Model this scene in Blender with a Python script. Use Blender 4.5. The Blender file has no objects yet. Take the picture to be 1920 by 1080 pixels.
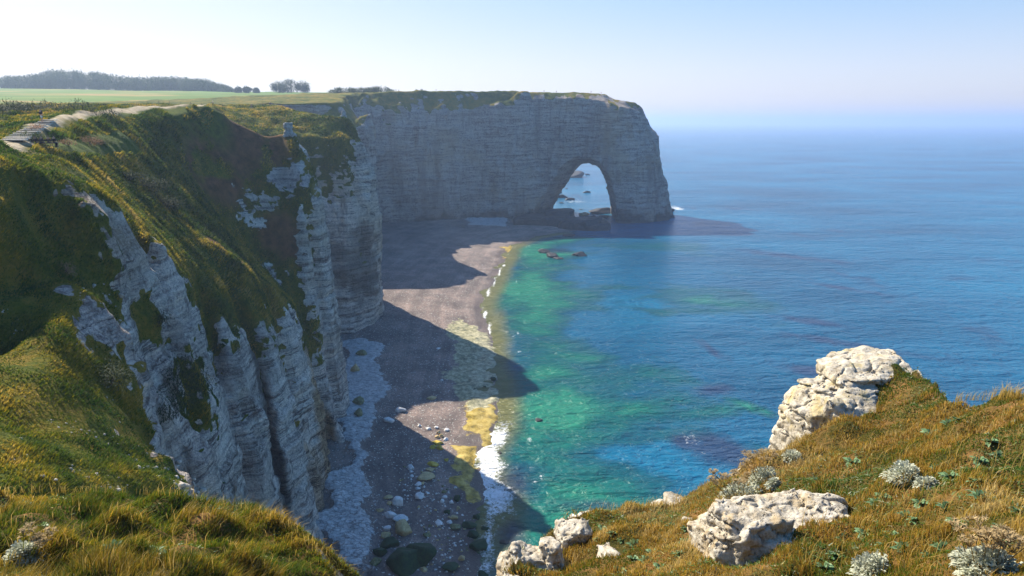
QUAL = True
import bpy, bmesh, math, random
import numpy as np
from mathutils import Vector, Matrix

random.seed(7)
RNG = np.random.default_rng(11)
scene = bpy.context.scene
COL = scene.collection

# ------------------------------------------------------------------ camera
PITCH = math.radians(13.7)
CAM = np.array([0.0, 0.0, 70.0])
FPX = 1280.0                                   # focal length in pixels of a 1920 px wide frame
cp, sp = math.cos(PITCH), math.sin(PITCH)


def W(px, py, X=None, Y=None, Z=None):
    """World point seen at photo pixel (px, py) at the given X, Y or Z."""
    u, v = (px - 960.0) / FPX, (540.0 - py) / FPX
    d = np.array([u, cp + v * sp, -sp + v * cp])
    if Y is not None:
        t = Y / d[1]
    elif X is not None:
        t = X / d[0]
    else:
        t = (Z - 70.0) / d[2]
    return CAM + d * t


def sizeat(p):
    """metres per photo pixel at a world point"""
    d = np.asarray(p) - CAM
    return (d[1] * cp - d[2] * sp) / FPX


cam_data = bpy.data.cameras.new("camera")
cam_data.lens = 24.0
cam_data.sensor_width = 36.0
cam_data.clip_start = 0.1
cam_data.clip_end = 60000.0
cam = bpy.data.objects.new("camera", cam_data)
cam.location = CAM
cam.rotation_euler = (math.radians(90) - PITCH, 0, 0)
COL.objects.link(cam)
scene.camera = cam


# ------------------------------------------------------------------ noise
class Noise:
    def __init__(self, seed, n=64):
        r = np.random.default_rng(seed)
        self.n = n
        self.t3 = r.random((n, n, n)).astype(np.float32) * 2 - 1
        self.t2 = r.random((256, 256)).astype(np.float32) * 2 - 1

    def v2(self, x, y):
        x = np.asarray(x, np.float32); y = np.asarray(y, np.float32)
        xi = np.floor(x); yi = np.floor(y)
        fx = x - xi; fy = y - yi
        fx = fx * fx * fx * (fx * (fx * 6 - 15) + 10); fy = fy * fy * fy * (fy * (fy * 6 - 15) + 10)
        xi = xi.astype(np.int64) & 255; yi = yi.astype(np.int64) & 255
        x1 = (xi + 1) & 255; y1 = (yi + 1) & 255
        t = self.t2
        a = t[xi, yi] * (1 - fx) + t[x1, yi] * fx
        b = t[xi, y1] * (1 - fx) + t[x1, y1] * fx
        return a * (1 - fy) + b * fy

    def v3(self, x, y, z):
        n = self.n
        x, y, z = np.broadcast_arrays(np.asarray(x, np.float32), np.asarray(y, np.float32), np.asarray(z, np.float32))
        xi = np.floor(x); yi = np.floor(y); zi = np.floor(z)
        fx = x - xi; fy = y - yi; fz = z - zi
        fx = fx * fx * (3 - 2 * fx); fy = fy * fy * (3 - 2 * fy); fz = fz * fz * (3 - 2 * fz)
        m = n - 1
        xi = xi.astype(np.int64) & m; yi = yi.astype(np.int64) & m; zi = zi.astype(np.int64) & m
        x1 = (xi + 1) & m; y1 = (yi + 1) & m; z1 = (zi + 1) & m
        t = self.t3
        c00 = t[xi, yi, zi] * (1 - fx) + t[x1, yi, zi] * fx
        c10 = t[xi, y1, zi] * (1 - fx) + t[x1, y1, zi] * fx
        c01 = t[xi, yi, z1] * (1 - fx) + t[x1, yi, z1] * fx
        c11 = t[xi, y1, z1] * (1 - fx) + t[x1, y1, z1] * fx
        c0 = c00 * (1 - fy) + c10 * fy
        c1 = c01 * (1 - fy) + c11 * fy
        return c0 * (1 - fz) + c1 * fz

    def f2(self, x, y, o=4, g=0.5):
        s = 0; a = 1.0; tot = 0
        for i in range(o):
            s = s + a * self.v2(x * 2 ** i + 17.3 * i, y * 2 ** i - 9.1 * i); tot += a; a *= g
        return s / tot * 1.6

    def f3(self, x, y, z, o=3, g=0.5):
        s = 0; a = 1.0; tot = 0
        for i in range(o):
            s = s + a * self.v3(x * 2 ** i + 17.3 * i, y * 2 ** i - 9.1 * i, z * 2 ** i + 5.7 * i); tot += a; a *= g
        return s / tot * 1.6


N1, N2, N3 = Noise(1), Noise(2), Noise(3)


def sstep(a, b, x):
    t = np.clip((x - a) / (b - a), 0, 1)
    return t * t * (3 - 2 * t)


# ------------------------------------------------------------------ mesh helpers
def tag(o, label=None, cat=None, group=None, kind=None):
    if label: o['label'] = label
    if cat: o['category'] = cat
    if group: o['group'] = group
    if kind: o['kind'] = kind
    return o


def mesh_np(name, v, quads=None, tris=None, mat=None, parent=None, attrs=None, smooth=True):
    me = bpy.data.meshes.new(name)
    v = np.ascontiguousarray(v, np.float32)
    nq = 0 if quads is None else len(quads)
    nt = 0 if tris is None else len(tris)
    me.vertices.add(len(v)); me.vertices.foreach_set("co", v.ravel())
    idx = []
    if nq: idx.append(np.asarray(quads, np.int32).ravel())
    if nt: idx.append(np.asarray(tris, np.int32).ravel())
    idx = np.concatenate(idx)
    me.loops.add(len(idx)); me.loops.foreach_set("vertex_index", idx)
    me.polygons.add(nq + nt)
    st = np.concatenate([np.arange(nq) * 4, nq * 4 + np.arange(nt) * 3]).astype(np.int32)
    me.polygons.foreach_set("loop_start", st)
    me.update(calc_edges=True)
    if smooth:
        me.polygons.foreach_set("use_smooth", np.ones(nq + nt, bool))
    for k, a in (attrs or {}).items():
        a = np.asarray(a, np.float32)
        if a.ndim == 1:
            at = me.attributes.new(k, 'FLOAT', 'POINT'); at.data.foreach_set("value", a)
        else:
            if a.shape[1] == 3: a = np.concatenate([a, np.ones((len(a), 1), np.float32)], 1)
            at = me.attributes.new(k, 'FLOAT_COLOR', 'POINT'); at.data.foreach_set("color", np.ascontiguousarray(a).ravel())
    me.validate()
    if mat: me.materials.append(mat)
    o = bpy.data.objects.new(name, me)
    COL.objects.link(o)
    if parent: o.parent = parent
    return o


def empty(name, loc, rz=0):
    o = bpy.data.objects.new(name, None)
    o.empty_display_size = 0.2
    o.location = loc; o.rotation_euler = (0, 0, rz)
    COL.objects.link(o)
    return o


def copy_tree(o, parent=None):
    c = o.copy(); COL.objects.link(c)
    c.parent = parent
    for ch in o.children:
        copy_tree(ch, c)
    return c


def grid_mesh(xs, ys, Zfun, name, mat, attrs_fun=None, keep=None):
    X, Y = np.meshgrid(xs, ys, indexing='ij')
    Z = Zfun(X, Y)
    v = np.stack([X, Y, Z], -1).reshape(-1, 3)
    nx, ny = len(xs), len(ys)
    i, j = np.meshgrid(np.arange(nx - 1), np.arange(ny - 1), indexing='ij')
    a = (i * ny + j).ravel()
    q = np.stack([a, a + ny, a + ny + 1, a + 1], -1)
    if keep is not None:
        xm = 0.5 * (xs[:-1] + xs[1:]); ym = 0.5 * (ys[:-1] + ys[1:])
        XM, YM = np.meshgrid(xm, ym, indexing='ij')
        q = q[keep(XM, YM).ravel()]
        used = np.unique(q); m = np.full(len(v), -1); m[used] = np.arange(len(used))
        v = v[used]; q = m[q]
    at = attrs_fun(v) if attrs_fun else None
    return mesh_np(name, v, quads=q, mat=mat, attrs=at)


def surface_nets(f, xs, ys, zs):
    """f<0 inside. Returns verts, quads."""
    s = f < 0
    nx, ny, nz = f.shape
    c = np.zeros((nx - 1, ny - 1, nz - 1), np.uint8)
    for dx in (0, 1):
        for dy in (0, 1):
            for dz in (0, 1):
                c += s[dx:nx - 1 + dx, dy:ny - 1 + dy, dz:nz - 1 + dz]
    act = (c > 0) & (c < 8)
    ci = np.argwhere(act)
    idm = np.full(act.shape, -1, np.int32)
    idm[act] = np.arange(len(ci), dtype=np.int32)
    vals = {}
    for dx in (0, 1):
        for dy in (0, 1):
            for dz in (0, 1):
                vals[dx, dy, dz] = f[ci[:, 0] + dx, ci[:, 1] + dy, ci[:, 2] + dz]
    acc = np.zeros((len(ci), 3), np.float32); cnt = np.zeros(len(ci), np.float32)
    corners = list(vals)
    for a in corners:
        for ax in range(3):
            if a[ax] == 0:
                b = list(a); b[ax] = 1; b = tuple(b)
                fa, fb = vals[a], vals[b]
                m = (fa < 0) != (fb < 0)
                d = fa - fb
                t = np.where(m, fa / np.where(np.abs(d) < 1e-9, 1, d), 0)
                p = np.zeros((len(ci), 3), np.float32) + np.array(a, np.float32)
                p[:, ax] = t
                acc += np.where(m[:, None], p, 0); cnt += m
    p = acc / np.maximum(cnt, 1)[:, None]
    out = np.zeros_like(p)
    for ax, g in enumerate((xs, ys, zs)):
        g = np.asarray(g, np.float32)
        i = ci[:, ax]
        out[:, ax] = g[i] + (g[i + 1] - g[i]) * p[:, ax]
    quads = []
    # x edges
    e = s[:-1, 1:-1, 1:-1] != s[1:, 1:-1, 1:-1]
    i = np.argwhere(e); fl = s[:-1, 1:-1, 1:-1][e]
    a0, a1, a2 = i[:, 0], i[:, 1] + 1, i[:, 2] + 1
    q = np.stack([idm[a0, a1 - 1, a2 - 1], idm[a0, a1, a2 - 1], idm[a0, a1, a2], idm[a0, a1 - 1, a2]], -1)
    q[~fl] = q[~fl][:, ::-1]; quads.append(q)
    e = s[1:-1, :-1, 1:-1] != s[1:-1, 1:, 1:-1]
    i = np.argwhere(e); fl = s[1:-1, :-1, 1:-1][e]
    a0, a1, a2 = i[:, 0] + 1, i[:, 1], i[:, 2] + 1
    q = np.stack([idm[a0 - 1, a1, a2 - 1], idm[a0 - 1, a1, a2], idm[a0, a1, a2], idm[a0, a1, a2 - 1]], -1)
    q[~fl] = q[~fl][:, ::-1]; quads.append(q)
    e = s[1:-1, 1:-1, :-1] != s[1:-1, 1:-1, 1:]
    i = np.argwhere(e); fl = s[1:-1, 1:-1, :-1][e]
    a0, a1, a2 = i[:, 0] + 1, i[:, 1] + 1, i[:, 2]
    q = np.stack([idm[a0 - 1, a1 - 1, a2], idm[a0, a1 - 1, a2], idm[a0, a1, a2], idm[a0 - 1, a1, a2]], -1)
    q[~fl] = q[~fl][:, ::-1]; quads.append(q)
    return out, np.concatenate(quads)


def vnormals(v, q):
    n = np.zeros_like(v)
    fn = np.cross(v[q[:, 2]] - v[q[:, 0]], v[q[:, 3]] - v[q[:, 1]])
    for k in range(4):
        for ax in range(3):
            n[:, ax] += np.bincount(q[:, k], fn[:, ax], len(v))
    return n / np.maximum(np.linalg.norm(n, axis=1), 1e-9)[:, None]


# ------------------------------------------------------------------ raster heightfields
class Raster:
    def __init__(self, x0, x1, y0, y1, d):
        self.x0, self.y0, self.d = x0, y0, d
        self.nx = int(round((x1 - x0) / d)) + 1; self.ny = int(round((y1 - y0) / d)) + 1
        self.xs = x0 + np.arange(self.nx) * d; self.ys = y0 + np.arange(self.ny) * d
        self.X, self.Y = np.meshgrid(self.xs, self.ys, indexing='ij')
        self.sum = np.zeros((self.nx, self.ny)); self.cnt = np.zeros((self.nx, self.ny))

    def line(self, pts, closed=False):
        pts = [np.asarray(p, float) for p in pts]
        if closed: pts = pts + [pts[0]]
        for a, b in zip(pts[:-1], pts[1:]):
            n = max(2, int(np.linalg.norm((b - a)[:2]) / (self.d * 0.5)) + 1)
            t = np.linspace(0, 1, n)[:, None]
            p = a + (b - a) * t
            i = np.round((p[:, 0] - self.x0) / self.d).astype(int); j = np.round((p[:, 1] - self.y0) / self.d).astype(int)
            ok = (i >= 0) & (i < self.nx) & (j >= 0) & (j < self.ny)
            np.add.at(self.sum, (i[ok], j[ok]), p[ok, 2]); np.add.at(self.cnt, (i[ok], j[ok]), 1)

    def region(self, mask, z):
        self.sum[mask] = np.broadcast_to(z, self.sum.shape)[mask]; self.cnt[mask] = 1

    def solve(self, smooth=1):
        levels = []
        s, c = self.sum / np.maximum(self.cnt, 1), (self.cnt > 0).astype(float)
        levels.append((s * c, c))
        while min(levels[-1][0].shape) > 12:
            s, c = levels[-1]
            ps = [(0, s.shape[0] % 2), (0, s.shape[1] % 2)]
            s = np.pad(s, ps); c = np.pad(c, ps)
            s2 = s[::2, ::2] + s[1::2, ::2] + s[::2, 1::2] + s[1::2, 1::2]
            c2 = c[::2, ::2] + c[1::2, ::2] + c[::2, 1::2] + c[1::2, 1::2]
            levels.append((s2 / np.maximum(c2, 1) * (c2 > 0), (c2 > 0).astype(float)))
        u = None
        for s, c in levels[::-1]:
            if u is None:
                u = np.full(s.shape, (s * c).sum() / max(c.sum(), 1))
            else:
                # bilinear upsample
                u = np.repeat(np.repeat(u, 2, 0), 2, 1)
                u = np.pad(u, ((0, 2), (0, 2)), mode='edge')[:s.shape[0], :s.shape[1]]
            m = c > 0
            u[m] = s[m]
            for _ in range(60):
                p = np.pad(u, 1, mode='edge')
                u = 0.25 * (p[:-2, 1:-1] + p[2:, 1:-1] + p[1:-1, :-2] + p[1:-1, 2:])
                u[m] = s[m]
        for _ in range(smooth):
            p = np.pad(u, 1, mode='edge')
            u = 0.5 * u + 0.125 * (p[:-2, 1:-1] + p[2:, 1:-1] + p[1:-1, :-2] + p[1:-1, 2:])
        self.H = u.astype(np.float32)

    def samp(self, A, x, y):
        fx = np.clip((x - self.x0) / self.d, 0, self.nx - 1.001); fy = np.clip((y - self.y0) / self.d, 0, self.ny - 1.001)
        i = fx.astype(np.int32); j = fy.astype(np.int32)
        fx = (fx - i).astype(np.float32); fy = (fy - j).astype(np.float32)
        return (A[i, j] * (1 - fx) + A[i + 1, j] * fx) * (1 - fy) + (A[i, j + 1] * (1 - fx) + A[i + 1, j + 1] * fx) * fy

    def __call__(self, x, y):
        return self.samp(self.H, x, y)


def inside_poly(X, Y, poly):
    r = np.zeros(X.shape, bool)
    n = len(poly)
    for k in range(n):
        x1, y1 = poly[k][:2]; x2, y2 = poly[(k + 1) % n][:2]
        if y1 == y2: continue
        c = ((y1 > Y) != (y2 > Y)) & (X < (x2 - x1) * (Y - y1) / (y2 - y1) + x1)
        r ^= c
    return r


def dist_poly(X, Y, pts):
    d = np.full(X.shape, 1e9)
    for a, b in zip(pts[:-1], pts[1:]):
        a = np.asarray(a)[:2]; b = np.asarray(b)[:2]
        ab = b - a; L = (ab ** 2).sum() + 1e-9
        t = np.clip(((X - a[0]) * ab[0] + (Y - a[1]) * ab[1]) / L, 0, 1)
        d = np.minimum(d, np.hypot(X - a[0] - t * ab[0], Y - a[1] - t * ab[1]))
    return d
# ------------------------------------------------------------------ materials
class NT:
    """tiny node-tree writer"""
    def __init__(self, name):
        self.m = bpy.data.materials.new(name)
        self.m.use_nodes = True
        self.t = self.m.node_tree
        self.t.nodes.clear()
        self.out = self.t.nodes.new('ShaderNodeOutputMaterial')

    def n(self, typ, **kw):
        nd = self.t.nodes.new(typ)
        for k, v in kw.items(): setattr(nd, k, v)
        return nd

    def set(self, sock, v):
        if isinstance(v, bpy.types.NodeSocket): self.t.links.new(v, sock)
        elif isinstance(v, (tuple, list)) and len(v) == 3 and sock.type == 'RGBA': sock.default_value = (*v, 1)
        else: sock.default_value = v

    def pos(self):
        return self.n('ShaderNodeNewGeometry').outputs['Position']

    def attr(self, name, out='Fac'):
        return self.n('ShaderNodeAttribute', attribute_name=name).outputs[out]

    def math(self, op, a, b=0.0, c=None, clamp=False):
        nd = self.n('ShaderNodeMath', operation=op, use_clamp=clamp)
        self.set(nd.inputs[0], a); self.set(nd.inputs[1], b)
        if c is not None: self.set(nd.inputs[2], c)
        return nd.outputs[0]

    def scale(self, vec, s):
        nd = self.n('ShaderNodeVectorMath', operation='MULTIPLY')
        self.set(nd.inputs[0], vec); self.set(nd.inputs[1], s)
        return nd.outputs[0]

    def add(self, a, b):
        nd = self.n('ShaderNodeVectorMath', operation='ADD')
        self.set(nd.inputs[0], a); self.set(nd.inputs[1], b)
        return nd.outputs[0]

    def noise(self, vec, s, detail=4, rough=0.55, dist=0.0, out='Fac'):
        nd = self.n('ShaderNodeTexNoise')
        self.set(nd.inputs['Vector'], vec)
        nd.inputs['Scale'].default_value = s; nd.inputs['Detail'].default_value = detail
        nd.inputs['Roughness'].default_value = rough; nd.inputs['Distortion'].default_value = dist
        return nd.outputs[out]

    def voro(self, vec, s, feature='F1', out='Distance', rand=1.0):
        nd = self.n('ShaderNodeTexVoronoi', feature=feature)
        self.set(nd.inputs['Vector'], vec); nd.inputs['Scale'].default_value = s
        nd.inputs['Randomness'].default_value = rand
        return nd.outputs[out]

    def ramp(self, fac, stops, interp='LINEAR'):
        nd = self.n('ShaderNodeValToRGB')
        r = nd.color_ramp; r.interpolation = interp
        while len(r.elements) < len(stops): r.elements.new(0.5)
        for e, (p, c) in zip(r.elements, stops):
            e.position = p
            e.color = (*c, 1) if isinstance(c, (tuple, list)) else (c, c, c, 1)
        self.set(nd.inputs['Fac'], fac)
        return nd.outputs['Color']

    def mix(self, fac, a, b, mode='MIX'):
        nd = self.n('ShaderNodeMix', data_type='RGBA', blend_type=mode)
        self.set(nd.inputs[0], fac); self.set(nd.inputs[6], a); self.set(nd.inputs[7], b)
        return nd.outputs[2]

    def maprange(self, v, a, b, c=0.0, d=1.0, smooth=True):
        nd = self.n('ShaderNodeMapRange', interpolation_type='SMOOTHSTEP' if smooth else 'LINEAR')
        self.set(nd.inputs[0], v)
        for i, x in zip((1, 2, 3, 4), (a, b, c, d)): nd.inputs[i].default_value = x
        return nd.outputs[0]

    def bump(self, h, strength=0.5, dist=0.3, normal=None):
        nd = self.n('ShaderNodeBump')
        nd.inputs['Strength'].default_value = strength; nd.inputs['Distance'].default_value = dist
        self.set(nd.inputs['Height'], h)
        if normal is not None: self.set(nd.inputs['Normal'], normal)
        return nd.outputs[0]

    def principled(self, color, rough=0.9, normal=None, spec=0.3, **kw):
        nd = self.n('ShaderNodeBsdfPrincipled')
        self.set(nd.inputs['Base Color'], color); self.set(nd.inputs['Roughness'], rough)
        self.set(nd.inputs['Specular IOR Level'], spec)
        if normal is not None: self.set(nd.inputs['Normal'], normal)
        for k, v in kw.items(): self.set(nd.inputs[k], v)
        return nd.outputs[0]

    def done(self, sh):
        self.t.links.new(sh, self.out.inputs['Surface'])
        return self.m


def grass_color(T, P, s=1.0):
    """mottled turf colour: green to ochre to straw, in patches of several sizes"""
    a = T.noise(P, 0.045 * s, 4, 0.6)
    b = T.noise(P, 0.35 * s, 5, 0.65)
    c = T.noise(P, 2.2 * s, 3, 0.6)
    f = T.math('ADD', T.math('MULTIPLY', a, 0.45), T.math('ADD', T.math('MULTIPLY', b, 0.4), T.math('MULTIPLY', c, 0.25)))
    return T.ramp(f, [(0.38, (0.018, 0.040, 0.005)), (0.47, (0.055, 0.085, 0.006)), (0.54, (0.115, 0.125, 0.009)),
                      (0.61, (0.210, 0.155, 0.016)), (0.72, (0.330, 0.215, 0.040))]), f, c


def make_cliff(name, fine=1.0, band=1.0, tone=1.0):
    T = NT(name)
    P = T.pos()
    g = T.attr('grass'); soil = T.attr('soil'); dark = T.attr('dark')
    sep = T.n('ShaderNodeSeparateXYZ'); T.set(sep.inputs[0], P)
    z = sep.outputs['Z']
    # beds: noise that varies quickly with height and slowly along the face
    warp = T.noise(P, 0.06, 3, 0.5)
    cz = T.n('ShaderNodeCombineXYZ')
    T.set(cz.inputs[0], T.math('MULTIPLY', sep.outputs['X'], 0.05)); T.set(cz.inputs[1], T.math('MULTIPLY', sep.outputs['Y'], 0.05))
    T.set(cz.inputs[2], T.math('ADD', T.math('MULTIPLY', z, 1.15 * fine), T.math('MULTIPLY', warp, 2.2)))
    beds = T.noise(cz.outputs[0], 1.0, 3, 0.6)
    # flint courses and thin beds, wandering with the ground
    wob = T.math('ADD', T.math('MULTIPLY', T.noise(P, 0.12, 3, 0.5), 5.0), T.math('MULTIPLY', T.noise(P, 0.9, 4, 0.65), 2.6))
    cf = T.n('ShaderNodeCombineXYZ')
    T.set(cf.inputs[0], T.math('MULTIPLY', sep.outputs['X'], 0.03)); T.set(cf.inputs[1], T.math('MULTIPLY', sep.outputs['Y'], 0.03))
    T.set(cf.inputs[2], T.math('ADD', T.math('MULTIPLY', z, 0.85 * fine), T.math('MULTIPLY', wob, 0.20)))
    fn_ = T.noise(cf.outputs[0], 1.0, 3, 0.6)
    flint = T.maprange(T.math('ABSOLUTE', T.math('SUBTRACT', fn_, 0.5)), 0.034, 0.006)
    flint = T.math('MULTIPLY', flint, T.maprange(T.noise(P, 0.33, 4, 0.65), 0.36, 0.60))
    cc = T.n('ShaderNodeCombineXYZ')
    T.set(cc.inputs[0], T.math('MULTIPLY', sep.outputs['X'], 0.8)); T.set(cc.inputs[1], T.math('MULTIPLY', sep.outputs['Y'], 0.8)); T.set(cc.inputs[2], T.math('MULTIPLY', z, 0.16))
    joints = T.noise(cc.outputs[0], 1.0 * fine, 5, 0.7)
    jd = T.maprange(joints, 0.42, 0.33)
    flint = T.math('MULTIPLY', flint, T.math('MULTIPLY', T.maprange(T.noise(P, 0.06, 3, 0.6), 0.27, 0.5), band))
    st2 = T.noise(T.scale(P, (0.07, 0.07, 0.010)), 1.0, 4, 0.6)
    fine2 = T.noise(P, 5.5 * fine, 4, 0.75)
    # vertical staining
    st = T.noise(T.scale(P, (0.35, 0.35, 0.035)), 1.0, 5, 0.65)
    big = T.noise(P, 0.035, 4, 0.6)
    finen = T.noise(P, 1.6 * fine, 6, 0.7)
    crack = T.voro(T.add(T.scale(P, (1.0, 1.0, 1.9)), T.scale(T.noise(P, 0.9, 3, 0.6, out='Color'), (1.6, 1.6, 1.6))), 1.25 * fine, 'DISTANCE_TO_EDGE')
    base = T.ramp(T.math('ADD', T.math('MULTIPLY', beds, 0.42 * band), T.math('ADD', T.math('MULTIPLY', finen, 0.33 + 0.42 * (1 - band)), T.math('MULTIPLY', fine2, 0.25))),
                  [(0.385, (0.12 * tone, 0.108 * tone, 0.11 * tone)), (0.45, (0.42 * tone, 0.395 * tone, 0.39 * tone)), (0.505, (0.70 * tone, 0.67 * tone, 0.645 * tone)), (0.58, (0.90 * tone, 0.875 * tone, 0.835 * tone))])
    base = T.mix(T.math('MULTIPLY', T.maprange(st, 0.53, 0.74), 0.72), base, (0.20, 0.165, 0.135))
    base = T.mix(T.math('MULTIPLY', T.maprange(st2, 0.48, 0.66), 0.55 + 0.9 * (1 - tone)), base, (0.24, 0.215, 0.20))
    base = T.mix(T.math('MULTIPLY', T.maprange(big, 0.50, 0.68), 0.5), base, (0.44, 0.34, 0.21))
    base = T.mix(T.math('MULTIPLY', flint, 0.86), base, (0.095, 0.08, 0.08))
    base = T.mix(T.math('MULTIPLY', jd, 0.6), base, (0.13, 0.115, 0.11))
    base = T.mix(T.math('MULTIPLY', T.maprange(crack, 0.07, 0.0), 0.42), base, (0.13, 0.12, 0.12))
    base = T.mix(T.math('MULTIPLY', T.attr('tan'), 0.75), base, T.mix(1.0, base, (0.62, 0.40, 0.17), 'MULTIPLY'))
    base = T.mix(1.0, base, (1.06, 0.985, 0.90), 'MULTIPLY')
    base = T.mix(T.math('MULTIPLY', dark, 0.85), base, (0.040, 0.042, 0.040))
    gc, gf, gfine = grass_color(T, P)
    gc = T.mix(T.math('MULTIPLY', soil, 0.85), gc, T.ramp(T.noise(P, 0.6, 5, 0.7), [(0.35, (0.085, 0.036, 0.020)), (0.65, (0.26, 0.105, 0.055))]))
    gc = T.mix(T.math('MULTIPLY', T.attr('lawn'), 0.9), gc, T.ramp(T.noise(P, 0.9, 4, 0.6), [(0.35, (0.04, 0.085, 0.006)), (0.65, (0.11, 0.155, 0.012))]))
    gc = T.mix(T.attr('path'), gc, T.ramp(T.noise(P, 1.2, 4, 0.6), [(0.35, (0.42, 0.33, 0.2)), (0.65, (0.66, 0.56, 0.40))]))
    edge = T.math('ADD', g, T.math('MULTIPLY', T.math('SUBTRACT', T.noise(P, 0.9, 5, 0.7), 0.5), 0.9))
    gm = T.maprange(edge, 0.42, 0.58)
    col = T.mix(gm, base, gc)
    hrock = T.math('ADD', T.math('ADD', T.math('MULTIPLY', beds, 0.8 * band), T.math('MULTIPLY', fine2, 0.45)), T.math('ADD', T.math('MULTIPLY', finen, 0.9), T.math('MULTIPLY', flint, -0.6)))
    hrock = T.math('ADD', hrock, T.math('ADD', T.math('MULTIPLY', T.maprange(crack, 0.0, 0.12), 0.25), T.math('MULTIPLY', jd, -0.5)))
    hgr = T.math('ADD', T.math('MULTIPLY', gf, 1.0), T.math('MULTIPLY', T.noise(P, 3.0, 4, 0.7), 0.8))
    hm = T.n('ShaderNodeMix', data_type='FLOAT')
    T.set(hm.inputs[0], gm); T.set(hm.inputs[2], hrock); T.set(hm.inputs[3], hgr)
    nrm = T.bump(hm.outputs[0], 1.0, 0.8)
    return T.done(T.principled(col, 0.95, nrm, 0.15))


def make_field():
    T = NT("field_grass")
    P = T.pos()
    gc, gf, gfine = grass_color(T, P, 0.5)
    sep = T.n('ShaderNodeSeparateXYZ'); T.set(sep.inputs[0], P)
    band = T.noise(T.scale(P, (0.004, 0.012, 0.0)), 1.0, 3, 0.5)
    far = T.ramp(band, [(0.36, (0.30, 0.21, 0.07)), (0.43, (0.20, 0.20, 0.035)), (0.48, (0.085, 0.16, 0.02)), (0.6, (0.11, 0.20, 0.024)), (0.70, (0.26, 0.21, 0.06))])
    f = T.maprange(sep.outputs['Y'], 210, 330)
    far = T.mix(T.math('MULTIPLY', T.math('SUBTRACT', gfine, 0.4), 0.8), far, (0.05, 0.09, 0.015))
    col = T.mix(f, gc, far)
    col = T.mix(T.attr('path'), col, T.ramp(T.noise(P, 1.2, 4, 0.6), [(0.35, (0.42, 0.33, 0.2)), (0.65, (0.66, 0.56, 0.40))]))
    lawn = T.attr('lawn')
    col = T.mix(T.math('MULTIPLY', lawn, 0.9), col, T.ramp(T.noise(P, 0.8, 4, 0.6), [(0.35, (0.05, 0.11, 0.01)), (0.65, (0.13, 0.19, 0.02))]))
    nrm = T.bump(T.noise(P, 1.5, 4, 0.7), 0.7, 0.4)
    return T.done(T.principled(col, 0.95, nrm, 0.1))


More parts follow.
